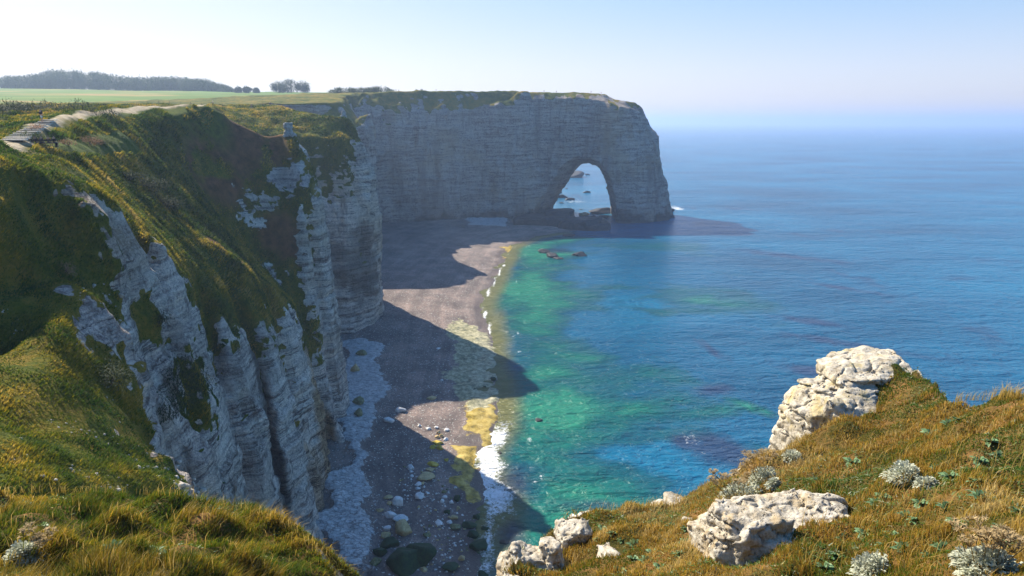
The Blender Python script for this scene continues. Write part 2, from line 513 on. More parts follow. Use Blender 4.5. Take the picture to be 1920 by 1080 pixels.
def make_beach():
    T = NT("shingle")
    P = T.pos()
    a = T.noise(P, 0.10, 4, 0.6)
    peb = T.voro(P, 4.5, 'F1', 'Color')
    pebd = T.voro(P, 4.5, 'F1', 'Distance')
    n2 = T.noise(P, 1.3, 5, 0.75)
    # long tide ridges
    sep = T.n('ShaderNodeSeparateXYZ'); T.set(sep.inputs[0], P)
    ridge = T.attr('ridge')
    cr = T.n('ShaderNodeCombineXYZ')
    T.set(cr.inputs[0], T.math('MULTIPLY', ridge, 0.30)); T.set(cr.inputs[1], T.math('MULTIPLY', sep.outputs['Y'], 0.012))
    rn = T.math('MULTIPLY', T.math('SUBTRACT', T.noise(cr.outputs[0], 1.0, 4, 0.65, 0.6), 0.5), 2.6)
    f = T.math('ADD', T.math('MULTIPLY', a, 0.5), T.math('ADD', T.math('MULTIPLY', n2, 0.4), T.math('MULTIPLY', rn, 0.13)))
    col = T.ramp(f, [(0.34, (0.105, 0.083, 0.076)), (0.45, (0.185, 0.145, 0.128)), (0.6, (0.36, 0.265, 0.22))])
    v = T.n('ShaderNodeSeparateColor'); T.set(v.inputs[0], peb)
    col = T.mix(T.maprange(v.outputs[0], 0.955, 0.97), col, (0.55, 0.57, 0.52))
    col = T.mix(T.math('MULTIPLY', T.maprange(v.outputs[1], 0.75, 0.85), 0.6), col, (0.09, 0.075, 0.07))
    # wet band near the waterline
    wet = T.attr('wet')
    col = T.mix(T.math('MULTIPLY', wet, 0.6), col, (0.075, 0.055, 0.045))
    # algae covered chalk reef
    alg = T.math('ADD', T.attr('algae'), T.math('MULTIPLY', T.math('SUBTRACT', T.noise(P, 0.35, 5, 0.7), 0.5), 0.9))
    al = T.maprange(alg, 0.45, 0.62)
    ac = T.ramp(T.noise(P, 0.5, 5, 0.7), [(0.32, (0.09, 0.08, 0.015)), (0.48, (0.36, 0.25, 0.035)), (0.62, (0.55, 0.42, 0.12))])
    col = T.mix(al, col, ac)
    # white wave-cut chalk
    sh = T.math('ADD', T.attr('shelf'), T.math('MULTIPLY', T.math('SUBTRACT', T.noise(P, 0.45, 5, 0.7), 0.5), 0.8))
    sm = T.maprange(sh, 0.46, 0.56)
    cw = T.voro(T.add(T.scale(P, (0.75, 1.35, 1.0)), T.scale(T.noise(P, 0.9, 4, 0.65, out='Color'), (1.5, 1.5, 1.5))), 1.0, 'DISTANCE_TO_EDGE')
    sc = T.ramp(T.noise(P, 0.9, 5, 0.7), [(0.35, (0.30, 0.29, 0.285)), (0.6, (0.60, 0.59, 0.575))])
    sc = T.mix(T.math('MULTIPLY', T.math('MULTIPLY', T.maprange(cw, 0.07, 0.0), 0.7), T.maprange(T.noise(P, 0.6, 3, 0.6), 0.38, 0.55)), sc, (0.13, 0.11, 0.11))
    col = T.mix(sm, col, sc)
    ch = T.math('ADD', T.attr('reef'), T.math('MULTIPLY', T.math('SUBTRACT', T.noise(P, 0.4, 6, 0.78), 0.54), 1.9))
    cm = T.maprange(ch, 0.46, 0.60)
    rc = T.ramp(T.noise(P, 0.8, 5, 0.7), [(0.35, (0.11, 0.12, 0.075)), (0.5, (0.31, 0.29, 0.17)), (0.65, (0.56, 0.51, 0.33))])
    col = T.mix(cm, col, rc)
    h = T.math('ADD', T.math('MULTIPLY', n2, 0.6), T.math('ADD', T.math('MULTIPLY', pebd, 0.35), T.math('MULTIPLY', rn, 0.10)))
    h = T.math('ADD', h, T.math('MULTIPLY', T.math('MULTIPLY', sm, T.maprange(cw, 0.0, 0.1)), 0.8))
    nrm = T.bump(h, 0.8, 0.35)
    rough = T.maprange(wet, 0.0, 1.0, 0.92, 0.45)
    return T.done(T.principled(col, rough, nrm, 0.25))


def make_sea():
    T = NT("sea_water")
    P = T.pos()
    turq = T.attr('turq'); weed = T.attr('weed'); foam = T.attr('foam'); shal = T.attr('shal')
    sep = T.n('ShaderNodeSeparateXYZ'); T.set(sep.inputs[0], P)
    big = T.noise(T.scale(P, (0.006, 0.011, 0.0)), 1.0, 4, 0.55)
    deep = T.ramp(big, [(0.35, (0.003, 0.062, 0.130)), (0.5, (0.004, 0.100, 0.200)), (0.65, (0.006, 0.140, 0.260))])
    med = T.math('SUBTRACT', T.noise(T.scale(P, (0.035, 0.022, 0.0)), 1.0, 5, 0.65), 0.5)
    tq = T.maprange(T.math('ADD', turq, T.math('MULTIPLY', med, 0.75)), 0.12, 0.95)
    tcol = T.ramp(tq, [(0.0, (0.004, 0.078, 0.145)), (0.4, (0.004, 0.086, 0.115)), (0.75, (0.006, 0.120, 0.105)), (1.0, (0.020, 0.195, 0.130))])
    col = T.mix(T.maprange(tq, 0.0, 0.25), deep, tcol)
    s2 = T.maprange(T.math('ADD', shal, T.math('MULTIPLY', med, 0.5)), 0.3, 1.0)
    col = T.mix(s2, col, (0.15, 0.15, 0.055))
    wd = T.maprange(T.math('ADD', weed, T.math('MULTIPLY', med, 1.3)), 0.30, 0.75)
    col = T.mix(T.math('MULTIPLY', wd, 0.80), col, (0.020, 0.030, 0.080))
    wn = T.noise(P, 1.3, 7, 0.8, 0.8)
    wn2 = T.noise(P, 0.22, 4, 0.6)
    fm = T.maprange(T.math('ADD', foam, T.math('ADD', T.math('MULTIPLY', T.math('SUBTRACT', wn, 0.5), 1.7), T.math('MULTIPLY', T.math('SUBTRACT', wn2, 0.5), 0.7))), 0.46, 0.82)
    fm = T.math('MULTIPLY', fm, T.maprange(foam, 0.02, 0.12))
    col = T.mix(fm, col, (0.80, 0.82, 0.83))
    # waves
    w1 = T.noise(T.scale(P, (0.10, 0.22, 0.0)), 1.0, 3, 0.6, 0.4)
    w2 = T.noise(T.scale(P, (0.42, 0.75, 0.0)), 1.0, 4, 0.65, 0.5)
    w3 = T.noise(T.scale(P, (0.02, 0.05, 0.0)), 1.0, 2, 0.5, 0.3)
    h = T.math('ADD', T.math('MULTIPLY', w1, 1.0), T.math('ADD', T.math('MULTIPLY', w2, 0.42), T.math('MULTIPLY', w3, 1.4)))
    nrm = T.bump(h, 1.0, 2.2)
    rough = T.maprange(fm, 0.0, 1.0, 0.20, 0.9)
    return T.done(T.principled(col, rough, nrm, T.maprange(fm, 0, 1, 0.27, 0.1), IOR=1.33))


def make_rock(name, stops, lich=None, scale=1.0, rough=0.9, bumpd=0.05, pits=0.0, spec=0.2):
    T = NT(name)
    P = T.n('ShaderNodeTexCoord').outputs['Object']
    n = T.noise(P, 3.0 * scale, 6, 0.7)
    n2 = T.noise(P, 14.0 * scale, 5, 0.7)
    f = T.math('ADD', T.math('MULTIPLY', n, 0.65), T.math('MULTIPLY', n2, 0.35))
    col = T.ramp(f, stops)
    h = f
    if pits:
        v = T.voro(T.add(P, T.scale(T.noise(P, 3 * scale, 2, 0.5, out='Color'), (0.15, 0.15, 0.15))), 7.0 * scale, 'F1')
        pm = T.math('MULTIPLY', T.maprange(v, 0.28, 0.08), T.maprange(T.noise(P, 2.0 * scale, 3, 0.5), 0.42, 0.6))
        col = T.mix(T.math('MULTIPLY', pm, 0.7), col, (0.09, 0.07, 0.05))
        h = T.math('SUBTRACT', h, T.math('MULTIPLY', pm, pits))
    if lich:
        m = T.maprange(T.noise(P, 1.1 * scale, 5, 0.7), *lich[1])
        col = T.mix(T.math('MULTIPLY', m, lich[2]), col, lich[0])
    nrm = T.bump(h, 0.9, bumpd)
    return T.done(T.principled(col, rough, nrm, spec))


def make_leafy(name, use_attr=True, color=(0.1, 0.15, 0.03), trans=0.35, rough=0.7):
    T = NT(name)
    col = T.attr('tint', 'Color') if use_attr else color
    if not use_attr:
        P = T.n('ShaderNodeTexCoord').outputs['Object']
        c0 = tuple(x * 0.6 for x in color); c1 = tuple(min(1, x * 1.35) for x in color)
        col = T.ramp(T.noise(P, 9.0, 3, 0.6), [(0.35, c0), (0.65, c1)])
    b = T.principled(col, rough, None, 0.25)
    tr = T.n('ShaderNodeBsdfTranslucent'); T.set(tr.inputs[0], col)
    mx = T.n('ShaderNodeMixShader'); mx.inputs[0].default_value = trans
    T.t.links.new(b, mx.inputs[1]); T.t.links.new(tr.outputs[0], mx.inputs[2])
    return T.done(mx.outputs[0])


def make_plain(name, color, rough=0.8, var=0.25, scale=6.0, spec=0.3):
    T = NT(name)
    P = T.n('ShaderNodeTexCoord').outputs['Object']
    c0 = tuple(x * (1 - var) for x in color); c1 = tuple(min(1, x * (1 + var)) for x in color)
    n = T.noise(P, scale, 4, 0.6)
    return T.done(T.principled(T.ramp(n, [(0.35, c0), (0.65, c1)]), rough, T.bump(n, 0.3, 0.02), spec))
# ------------------------------------------------------------------ landscape control lines
def V(x, y, z): return np.array([x, y, z], float)


def plateau(Y):
    Y = np.asarray(Y, float)
    g = np.interp(Y, [-50, 60, 120, 200, 250, 300, 400, 500, 650, 800, 900, 1400, 3000],
                  [.0, .0, .012, .022, .022, .0245, .030, .036, .041, .0445, .046, .040, .02])
    return 70 + np.maximum(Y, 0) * g - np.where(Y < 60, 1.5, 0)


def plateau2(X, Y):
    return plateau(Y) - 0.0055 * Y * sstep(-620, -250, X * 800 / np.maximum(Y, 300)) * sstep(250, 520, Y)


# foot of the cliffs, from below the camera round to the tip of the arch
BASE = [V(-6, 14, 0), V(-9, 24, 0), V(-14, 42, 0), V(-20, 62, 0), V(-27, 84, 0), W(620, 1021, Z=2), W(640, 920, Z=2), W(666, 853, Z=2),
        W(668, 781, Z=2), V(-40.5, 160, 0), V(-47, 169, 0), V(-58, 174, 0), V(-68, 181, 0), V(-71, 194, 0), V(-67, 205, 0), V(-58, 210, 0),
        V(-51, 212, 0), W(705, 612, Z=2), W(720, 593, Z=2), V(-47.5, 247, 0), V(-55, 262, 0), V(-82, 288, 0), V(-112, 312, 0),
        V(-108, 328, 0), V(-86, 332, 0), V(-72, 350, 0), V(-74, 378, 0), V(-84, 405, 0), V(-92, 428, 0), V(-88, 446, 0), V(-80, 456, 0), V(-60, 463, 0), V(-39, 470, 0),
        V(-15, 476, 0), V(8, 482, 0), V(32, 487, 0), V(55, 487, 0), V(72, 481, 0), V(84, 480, 0), V(98, 484, 0), V(113, 493, 0), V(124, 512, 0),
        V(124, 530, 0), V(110, 541, 0), V(90, 546, 0), V(60, 551, 0), V(20, 562, 0), V(-30, 585, 0), V(-60, 640, 0), V(-80, 760, 0)]
BASE = [V(p[0], p[1], 0) for p in BASE]
LANDPOLY = BASE + [V(-400, 760, 0), V(-400, -60, 0), V(-6, -60, 0)]

R = Raster(-260, 150, 8, 700, 0.75)
land = inside_poly(R.X, R.Y, LANDPOLY)
R.line(BASE)
R.region(~land, -5.0)
R.region(R.X < -215, plateau2(R.X, R.Y))
R.region((R.Y > 660) & land & (R.X < -110), plateau2(R.X, R.Y))


def L(*pts): R.line(pts)


# near crest, shaded towards the camera
L1 = [W(-60, 285, Y=50), W(0, 300, Y=55), W(70, 312, Y=60), W(130, 332, Y=65), W(200, 368, Y=71), W(300, 470, Y=80), W(400, 580, Y=92), W(458, 636, Y=98)]
L(*L1)
L(V(-49, 54, 75), V(-56, 58, 78), V(-66, 66, 77)); L(V(-58, 76, 70), V(-80, 84, 71))  # unseen hump added left of the view to throw shade on the spur
# face below it: chalk ribs
L(W(140, 352, Y=61), W(205, 395, Y=66), W(228, 455, Y=66))
L(W(215, 470, Y=63), W(300, 560, Y=73), W(400, 650, Y=88), W(455, 665, Y=96))
# spur nearest the camera
L(W(-60, 420, Y=51), W(0, 420, Y=53), W(60, 430, Y=57), W(120, 440, Y=61))
L(W(-60, 550, Y=47), W(0, 550, Y=50), W(70, 530, Y=52), W(125, 512, Y=52), W(170, 548, Y=52), W(205, 575, Y=52.5))
L(W(-60, 700, Y=42), W(0, 700, Y=44))
L(W(125, 515, Y=52), W(100, 600, Y=46), W(85, 700, Y=40), W(70, 800, Y=35.5), W(90, 900, Y=29))
SPE = [W(205, 575, Y=52.5), W(212, 640, Y=50), W(222, 740, Y=46), W(285, 850, Y=42.5), W(352, 918, Y=40)]
L(*SPE); L(*[V(p[0] + 2.6, p[1] + 1.2, p[2] - 15) for p in SPE])
L(W(200, 905, Y=31), W(290, 900, Y=36), W(365, 918, Y=39.5))
L(V(-40, 8, 62), V(-22, 12, 60), V(-12, 14, 58), V(-9, 14.5, 45))
L(V(-45, 20, 62), V(-30, 22, 58.5), V(-20, 24, 55), V(-13, 26, 50))
# crest between the lit strip and the dark gully
L2 = [W(253, 273, Y=119), W(275, 330, Y=114), W(300, 398, Y=109), W(370, 445, Y=109), W(440, 481, Y=112), W(500, 530, Y=119), W(545, 562, Y=126), W(556, 572, Y=130)]
L(*L2)
L(W(110, 285, Y=77), W(190, 345, Y=80), W(300, 440, Y=87.5), W(400, 545, Y=97), W(470, 600, Y=104))
# second lit crest line down the strip
L(W(400, 518, Y=102), W(495, 585, Y=110.5))
# shelf by the stairs and the lawn above
L(W(-20, 275, Y=78), W(60, 265, Y=84), W(110, 272, Y=86), W(180, 270, Y=102), W(250, 268, Y=118))
L(W(20, 268, Y=79), W(78, 228, Y=97), W(100, 222, Y=101), W(140, 212, Y=112), W(200, 203, Y=127), W(280, 197, Y=142), W(345, 195.5, Y=150), W(392, 199, Y=152))
L(W(-60, 300, Y=72), W(-60, 235, Y=97), W(0, 236, Y=104), W(40, 226, Y=112))
L(W(160, 222, Y=112), W(232, 224, Y=126))
L(W(253, 273, Y=119), W(245, 245, Y=123), W(232, 224, Y=127), W(300, 218, Y=137), W(335, 214, Y=143), W(377, 203, Y=150), W(392, 199, Y=152))
# ridge to the needle
L(W(392, 199, Y=152), W(412, 208, Y=154), W(430, 222, Y=156), W(470, 245, Y=159), W(498, 257, Y=161), W(510, 257, Y=162), W(527, 247, Y=163), W(546, 243, Y=163))
L(W(412, 212, Y=158), W(430, 230, Y=160), W(470, 255, Y=163), W(510, 262, Y=166))
L(V(-57, 167, 60), V(-64, 170, 60), V(-74, 177, 62), V(-84, 188, 66), V(-84, 200, 66), V(-78, 208, 64))
# gully floor
L(W(330, 296, Y=134), W(420, 420, Y=137), W(500, 502, Y=143), W(570, 596, Y=138))
# spire, its nose and the second column in front of it
L(W(546, 243, Y=163), W(580, 283, Y=163), W(602, 322, Y=162), W(625, 400, Y=163), W(640, 520, Y=164))
L(W(522, 258, Y=162), W(526, 300, Y=159), W(540, 345, Y=155), W(556, 362, Y=152), W(572, 366, Y=150))
L(W(546, 246, Y=161), W(562, 300, Y=158), W(570, 345, Y=154), W(576, 366, Y=150.5))
L(W(602, 322, Y=161), W(606, 360, Y=157), W(600, 390, Y=153), W(584, 372, Y=150.5))
L(W(572, 366, Y=150), W(566, 400, Y=148.5), W(574, 470, Y=147), W(584, 560, Y=145), W(590, 600, Y=143))
L(W(556, 572, Y=130), W(562, 584, Y=133), W(570, 596, Y=137))
# buttress tops
L(W(458, 636, Y=98), W(468, 650, Y=103), W(480, 628, Y=106), W(500, 603, Y=109.7), W(520, 585, Y=115), W(545, 567, Y=125))
# back of the spire and the cove between the two heads
L(W(602, 324, Y=164), V(-49, 168, 46))
# second head
L(W(400, 205, Y=222), W(420, 198, Y=250), W(470, 197, Y=255), W(520, 197.5, Y=240), W(545, 209, Y=235), W(600, 214, Y=230), W(640, 217, Y=229), W(660, 220, Y=230))
L(W(420, 235, Y=212), W(500, 250, Y=215), W(590, 262, Y=218), W(630, 268, Y=218.5), W(650, 262, Y=220))
L(W(660, 220, Y=230), W(680, 262, Y=236), W(700, 300, Y=240), W(715, 400, Y=240), W(720, 480, Y=240))
L(W(650, 258, Y=221), W(668, 262, Y=223), W(684, 268, Y=228))
L(W(660, 290, Y=219.5), W(650, 360, Y=217.5), W(634, 440, Y=215), W(654, 640, Y=212.5))
L(W(690, 300, Y=228), W(704, 400, Y=226), W(715, 500, Y=228))
L(W(660, 220, Y=242), V(-58, 252, 68), V(-84, 278, 68), V(-112, 304, 66), V(-120, 316, 66))
# back cove top edges
L(W(520, 197, Y=262), V(-98, 292, 76), V(-128, 308, 77), V(-126, 326, 77.5), V(-98, 342, 79), V(-88, 356, 79.5), V(-90, 380, 81.5), V(-99, 410, 83), V(-104, 430, 85), V(-101, 455, 87.5), W(700, 173, Y=470), W(720, 171.5, Y=474),
  W(780, 171, Y=481), W(860, 170.5, Y=490), W(960, 171.5, Y=498), W(1040, 173, Y=504), W(1100, 174, Y=508), W(1132, 176.5, Y=510), W(1150, 186, Y=511), W(1165, 189, Y=512), W(1190, 190, Y=513), W(1203, 199, Y=514), W(1208, 206, Y=515))
L(V(-120, 316, 66), V(-112, 331, 66), V(-90, 336, 66), V(-77, 352, 66), V(-79, 379, 67), V(-89, 407, 69), V(-97, 429, 72), V(-93, 448, 74), W(700, 216, Y=458), W(740, 215, Y=464), W(790, 214, Y=470), W(870, 212, Y=480), W(960, 196, Y=488))
L(W(960, 192, Y=490), W(1040, 188, Y=496), W(1100, 188, Y=497), W(1135, 190, Y=496), W(1160, 200, Y=492), W(1195, 205, Y=497))
L(W(1208, 206, Y=515), W(1215, 230, Y=515), W(1240, 300, Y=515), W(1253, 340, Y=514), W(1262, 400, Y=513))
L(W(1195, 205, Y=497), W(1212, 260, Y=494), W(1230, 330, Y=492), W(1244, 402, Y=488))
# back (seaward) edge of the headland
L(V(110, 522, 60), V(104, 535, 66), V(88, 538, 80), V(66, 542, 88), V(20, 552, 90), V(-35, 575, 91), V(-68, 640, 95), V(-88, 700, 99))
L(V(-150, 520, 89.5), V(-60, 545, 91), V(20, 538, 91), V(70, 528, 90))
L(V(-140, 300, 77.5), V(-150, 360, 80.5), V(-150, 420, 84.5), V(-140, 470, 88))
L(V(-140, 215, 75), V(-110, 225, 75), V(-100, 232, 75.2))
L(V(-215, 120, 71), V(-150, 130, 71.8), V(-100, 150, 72.6))
R.solve(1)
H0 = R.H.copy()

TOPEDGE = [V(-12, 30, 0), W(368, 900, Y=40), W(290, 850, Y=42.8), W(226, 745, Y=46.2), W(208, 600, Y=52), W(200, 530, Y=60), W(214, 440, Y=67), W(258, 440, Y=75), W(300, 480, Y=79), W(400, 590, Y=91), W(458, 642, Y=98), W(470, 654, Y=103.5),
           W(500, 607, Y=109.7), W(545, 571, Y=125), W(562, 586, Y=134), W(574, 560, Y=142), W(556, 480, Y=145), W(552, 400, Y=148), W(560, 378, Y=149.5), W(580, 384, Y=152), W(590, 392, Y=154), W(598, 350, Y=159),
           W(586, 300, Y=162), W(560, 262, Y=164), V(-58, 167, 0), V(-66, 171, 0), V(-76, 178, 0), V(-80, 190, 0), V(-79, 202, 0), V(-74, 209, 0), W(590, 265, Y=217.5), W(650, 266, Y=219), W(680, 272, Y=228), W(684, 262, Y=240), V(-58, 258, 0), V(-88, 285, 0), V(-118, 308, 0)]
CHALKPOLY = [V(p[0], p[1], 0) for p in TOPEDGE] + [p + np.array([6 if p[1] < 250 else 0, 0, 0]) for p in BASE[:27]][::-1]
# flutes and buttresses: shift the contours sideways where the ground is steep
gx, gy = np.gradient(H0, R.d)
steep = np.hypot(gx, gy)
for _ in range(3):
    p = np.pad(steep, 1, mode='edge'); steep = (p[1:-1, 1:-1] * 2 + p[:-2, 1:-1] + p[2:, 1:-1] + p[1:-1, :-2] + p[1:-1, 2:]) / 6
SW = sstep(1.0, 2.6, steep).astype(np.float32)
_in = inside_poly(R.X, R.Y, CHALKPOLY); _dd = dist_poly(R.X, R.Y, CHALKPOLY[:len(TOPEDGE)])
SW *= np.where(R.Y < 305, sstep(-1.5, 1.5, np.where(_in, _dd, -_dd)), 1).astype(np.float32)
GX, GY = gx.copy(), gy.copy()
for _ in range(4):
    for A in (GX, GY):
        p = np.pad(A, 1, mode='edge'); A[:] = (p[1:-1, 1:-1] * 2 + p[:-2, 1:-1] + p[2:, 1:-1] + p[1:-1, :-2] + p[1:-1, 2:]) / 6
gl = np.maximum(np.hypot(GX, GY), 1e-3)
NXR, NYR = (-GX / gl).astype(np.float32), (-GY / gl).astype(np.float32)
far = sstep(250, 330, R.Y)
amp = 0.48 + 1.6 * far * sstep(75, 45, R.X)
wl = 1.0 + 0.6 * far
wx = (N1.f2(R.X / (15 * wl), R.Y / (15 * wl), 3) * (2.6 + 0.8 * far) + N2.f2(R.X / (5.0 * wl), R.Y / (5.0 * wl), 2) * 1.3)
fl = np.abs(N3.v2(R.X / (7.5 * wl) + 7, R.Y / (7.5 * wl))) * 2.6 - 0.9         # sharp grooves
sh = (wx + fl) * SW * amp
SLOT1 = [V(-45, 107, 0), V(-41.5, 103.5, 0), V(-31, 88.6, 0), V(-26, 81, 0)]
SLOT2 = [V(-43, 138, 0), V(-41, 136, 0), V(-33, 116, 0), V(-30, 108, 0)]
SLOT3 = [V(-46, 141, 0), V(-42, 139, 0), V(-36, 131, 0)]
dS1, dS2, dS3 = dist_poly(R.X, R.Y, SLOT1), dist_poly(R.X, R.Y, SLOT2), dist_poly(R.X, R.Y, SLOT3)
for S4 in ([V(-43, 76, 0), V(-36, 70, 0), V(-27, 63, 0)], [V(-44, 93, 0), V(-36, 83, 0), V(-27, 73, 0)], [V(-46, 120, 0), V(-38, 112, 0), V(-28, 100, 0)], [V(-52, 156, 0), V(-44, 150, 0), V(-36, 141, 0)]):
    sh -= 1.9 * np.exp(-(dist_poly(R.X, R.Y, S4) / 1.1) ** 2)
sh -= 3.6 * np.exp(-(dS1 / 1.5) ** 2) + 2.6 * np.exp(-(dS2 / 1.6) ** 2) + 2.0 * np.exp(-(dS3 / 1.5) ** 2)
sh *= sstep(0.3, 0.9, np.maximum(H0, 0) / 6)
R.H = R.samp(H0, R.X - NXR * sh, R.Y - NYR * sh).astype(np.float32)
# turf roughness
gentle = 1 - SW
R.H += (gentle * (N1.f2(R.X / 9, R.Y / 9, 4) * 0.55 + N2.f2(R.X / 2.6, R.Y / 2.6, 2) * 0.30) * (H0 > 8) * sstep(70, 40, -R.X * 0 + np.abs(R.Y - 1e3) * 0)).astype(np.float32)
R.H[~land] = -5
BEDR = np.random.default_rng(5).random(400).astype(np.float32)


def ledge(z, x, y, s=1.0):
    zz_ = z + 2.0 * np.sin(z * .37 + 1) + 1.2 * np.sin(z * .91 + 2.3)
    q = (zz_ * .8 + 0.02 * x + 0.8 * N1.v2(x / 30, y / 30)) / (1.9 * s) + 60
    i = np.floor(q); f = q - i
    i = i.astype(np.int64) % 400
    a = BEDR[i]; b = BEDR[(i + 1) % 400]
    v = a + (b - a) * sstep(0.78, 1.0, f)
    groove = np.exp(-((f - 0.9) / 0.07) ** 2) * 0.55
    return ((v - 0.5) * 1.5 - groove * (0.5 + BEDR[(i * 7 + 3) % 400])) * s


def build_volume(xs, ys, zs, s=1.0, carve=None):
    X, Y = np.meshgrid(xs, ys, indexing='ij')
    sw = R.samp(SW, X, Y); nx = R.samp(NXR, X, Y); ny = R.samp(NYR, X, Y)
    f = np.empty((len(xs), len(ys), len(zs)), np.float32)
    hb = R(X, Y)
    lo = np.minimum.reduce([R(X + a, Y + b) for a in (-4, 0, 4) for b in (-4, 0, 4)])
    hi = np.maximum.reduce([R(X + a, Y + b) for a in (-4, 0, 4) for b in (-4, 0, 4)])
    for k, z in enumerate(zs):
        fk = (z - hb).astype(np.float32)
        m = (z > lo - 2) & (z < hi + 2) & (sw > 0.02)
        if m.any():
            x = X[m]; y = Y[m]
            d = ledge(z, x, y, s) * (0.34 if s > 1.2 else 0.55) + N2.f3(x / (2.6 * s), y / (2.6 * s), z / (3.4 * s), 3) * 0.5 * s + N3.v3(x / (9 * s), y / (9 * s), z / (14 * s)) * 0.9 * s - np.abs(N1.f3(x / (4.2 * s), y / (4.2 * s), z / (16 * s), 2)) * 1.3 * s + .4 * s
            d = d * sw[m]
            h = R(x - nx[m] * d, y - ny[m] * d)
            fk[m] = z - h
        if carve is not None:
            fk = carve(fk, X, Y, z)
        f[:, :, k] = fk
    f[0, :, :] = np.maximum(f[0, :, :], 0.01); f[-1, :, :] = np.maximum(f[-1, :, :], 0.01)
    f[:, 0, :] = np.maximum(f[:, 0, :], 0.01); f[:, -1, :] = np.maximum(f[:, -1, :], 0.01)
    f[:, :, 0] = np.maximum(f[:, :, 0], 0.01)
    v, q = surface_nets(f, xs, ys, zs)
    # drop the vertical cut faces at the sides of the box and its floor
    c = v[q].mean(1)
    e = 0.02
    dx0, dy0, dz0 = xs[1] - xs[0], ys[1] - ys[0], zs[1] - zs[0]
    n = np.cross(v[q[:, 2]] - v[q[:, 0]], v[q[:, 3]] - v[q[:, 1]])
    keep = ~((c[:, 0] < xs[1]) | (c[:, 1] < ys[1]) | (c[:, 1] > ys[-2]) | (c[:, 2] < zs[1]))
    q = q[keep]
    used = np.unique(q); mp = np.full(len(v), -1); mp[used] = np.arange(len(used))
    return v[used], mp[q]


def px_of(v):
    d = v - CAM
    dep = d[:, 1] * cp - d[:, 2] * sp
    up = d[:, 1] * sp + d[:, 2] * cp
    return 960 + d[:, 0] / dep * FPX, 540 - up / dep * FPX


def nonuni(segs):
    out = [segs[0][0]]
    for a, b, d0, d1 in segs:
        x = a
        while x < b - 1e-6:
            t = (x - a) / (b - a); x += d0 + (d1 - d0) * t; out.append(min(x, b))
    return np.array(out)


SOILSPOTS = [(W(400, 260, Y=151), 14), (W(395, 330, Y=144), 10), (W(470, 275, Y=157), 10), (W(520, 440, Y=148), 6), (W(550, 460, Y=147), 5), (W(395, 470, Y=112), 3), (W(440, 505, Y=115), 2.5)]
CHALKSPOT = [(W(150, 360, Y=62), 1.3), (W(168, 376, Y=64), 1.5), (W(195, 392, Y=66.5), 1.5), (W(215, 425, Y=68), 1.9), (W(240, 420, Y=71), 1.7), (W(482, 385, Y=151), 4.2), (W(468, 405, Y=148), 3.5), (W(545, 332, Y=155), 3.6), (W(528, 335, Y=155), 2.6),
             (W(30, 600, Y=48.5), .55), (W(500, 525, Y=141), 3), (W(175, 600, Y=50), 1.6), (W(215, 620, Y=51), 2.2), (W(160, 650, Y=48), 1.3), (W(200, 675, Y=48.5), 1.6), (W(120, 545, Y=50.5), .7), (W(185, 555, Y=51.5), .8),
             (W(175, 815, Y=39.5), .35), (W(205, 822, Y=40), .45), (W(575, 268, Y=163), 1.8), (W(590, 290, Y=163), 2), (W(440, 345, Y=150), 2)]
VEGSPOT = [(W(335, 740, Y=72), 4.6), (W(300, 790, Y=66), 3.5), (W(290, 600, Y=67), 2.6), (W(408, 652, Y=92), 2.2), (W(205, 715, Y=48.5), 2.6), (W(235, 775, Y=46), 2.2), (W(265, 800, Y=45), 2.2), (W(575, 625, Y=140), 3.5), (W(580, 660, Y=140), 3), (W(440, 700, Y=96), 1.5)]


def spots(v, lst, wob):
    m = np.zeros(len(v))
    for p, r in lst:
        d = np.linalg.norm((v - p) * np.array([1, .8, 1]), axis=1) / r
        m = np.maximum(m, sstep(1.25, 0.75, d + wob))
    return m






def cliff_attrs(v, q, gz, near=True):
    n = vnormals(v, q)
    x, y, z = v.T
    nn = N1.f2(x / 6, y / 6, 3) * 0.13 + N2.v3(x / 2.2, y / 2.2, z / 2.2) * 0.09
    nz = n[:, 2] + nn
    if near:
        g = sstep(-0.4, -0.15, nz)
        wob = N3.f3(x / 1.6, y / 1.6, z / 1.1, 4, .65) * 0.95
        ins = inside_poly(x, y, CHALKPOLY)
        d = dist_poly(x, y, CHALKPOLY[:len(TOPEDGE)])
        cm = sstep(-0.4, 0.9, np.where(ins, d, -d) + wob * 1.6)
        gi = sstep(0.74, 0.92, nz)
        g = g * (1 - cm) + gi * cm
        g = g * (1 - spots(v, CHALKSPOT, wob))
        g = np.maximum(g, spots(v, VEGSPOT, wob))
    else:
        g = sstep(0.30, 0.60, nz)
    g *= sstep(gz[0], gz[1], z + nn * 12)
    soil = np.zeros(len(v))
    for p, r in SOILSPOTS:
        soil = np.maximum(soil, sstep(1.25, 0.5, np.linalg.norm(v - p, axis=1) / r))
    soil *= sstep(0.25, 0.6, N2.f3(x / 5, y / 5, z / 5, 3) * 0.7 + 0.75)
    return n, g.astype(np.float32), soil.astype(np.float32)


M_CLIFF = make_cliff("chalk_and_turf", 1.0, 1.0, 1.08)
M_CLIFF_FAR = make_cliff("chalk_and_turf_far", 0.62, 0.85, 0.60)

PATH = [W(20, 268, Y=79), W(78, 228, Y=97), W(100, 222, Y=101), W(140, 212, Y=112), W(200, 203, Y=127), W(280, 197, Y=142), W(345, 195.5, Y=150), V(-84, 190, 0), V(-100, 225, 0), V(-118, 290, 0), V(-122, 330, 0), V(-118, 400, 0), V(-118, 460, 0)]
LAWN = [W(60, 263, Y=84.5), W(110, 271, Y=87), W(180, 269.5, Y=102.5), W(245, 267, Y=118)]
LAWN2 = [W(150, 212, Y=115), W(240, 208, Y=132), W(330, 202, Y=147), W(380, 200, Y=151)]

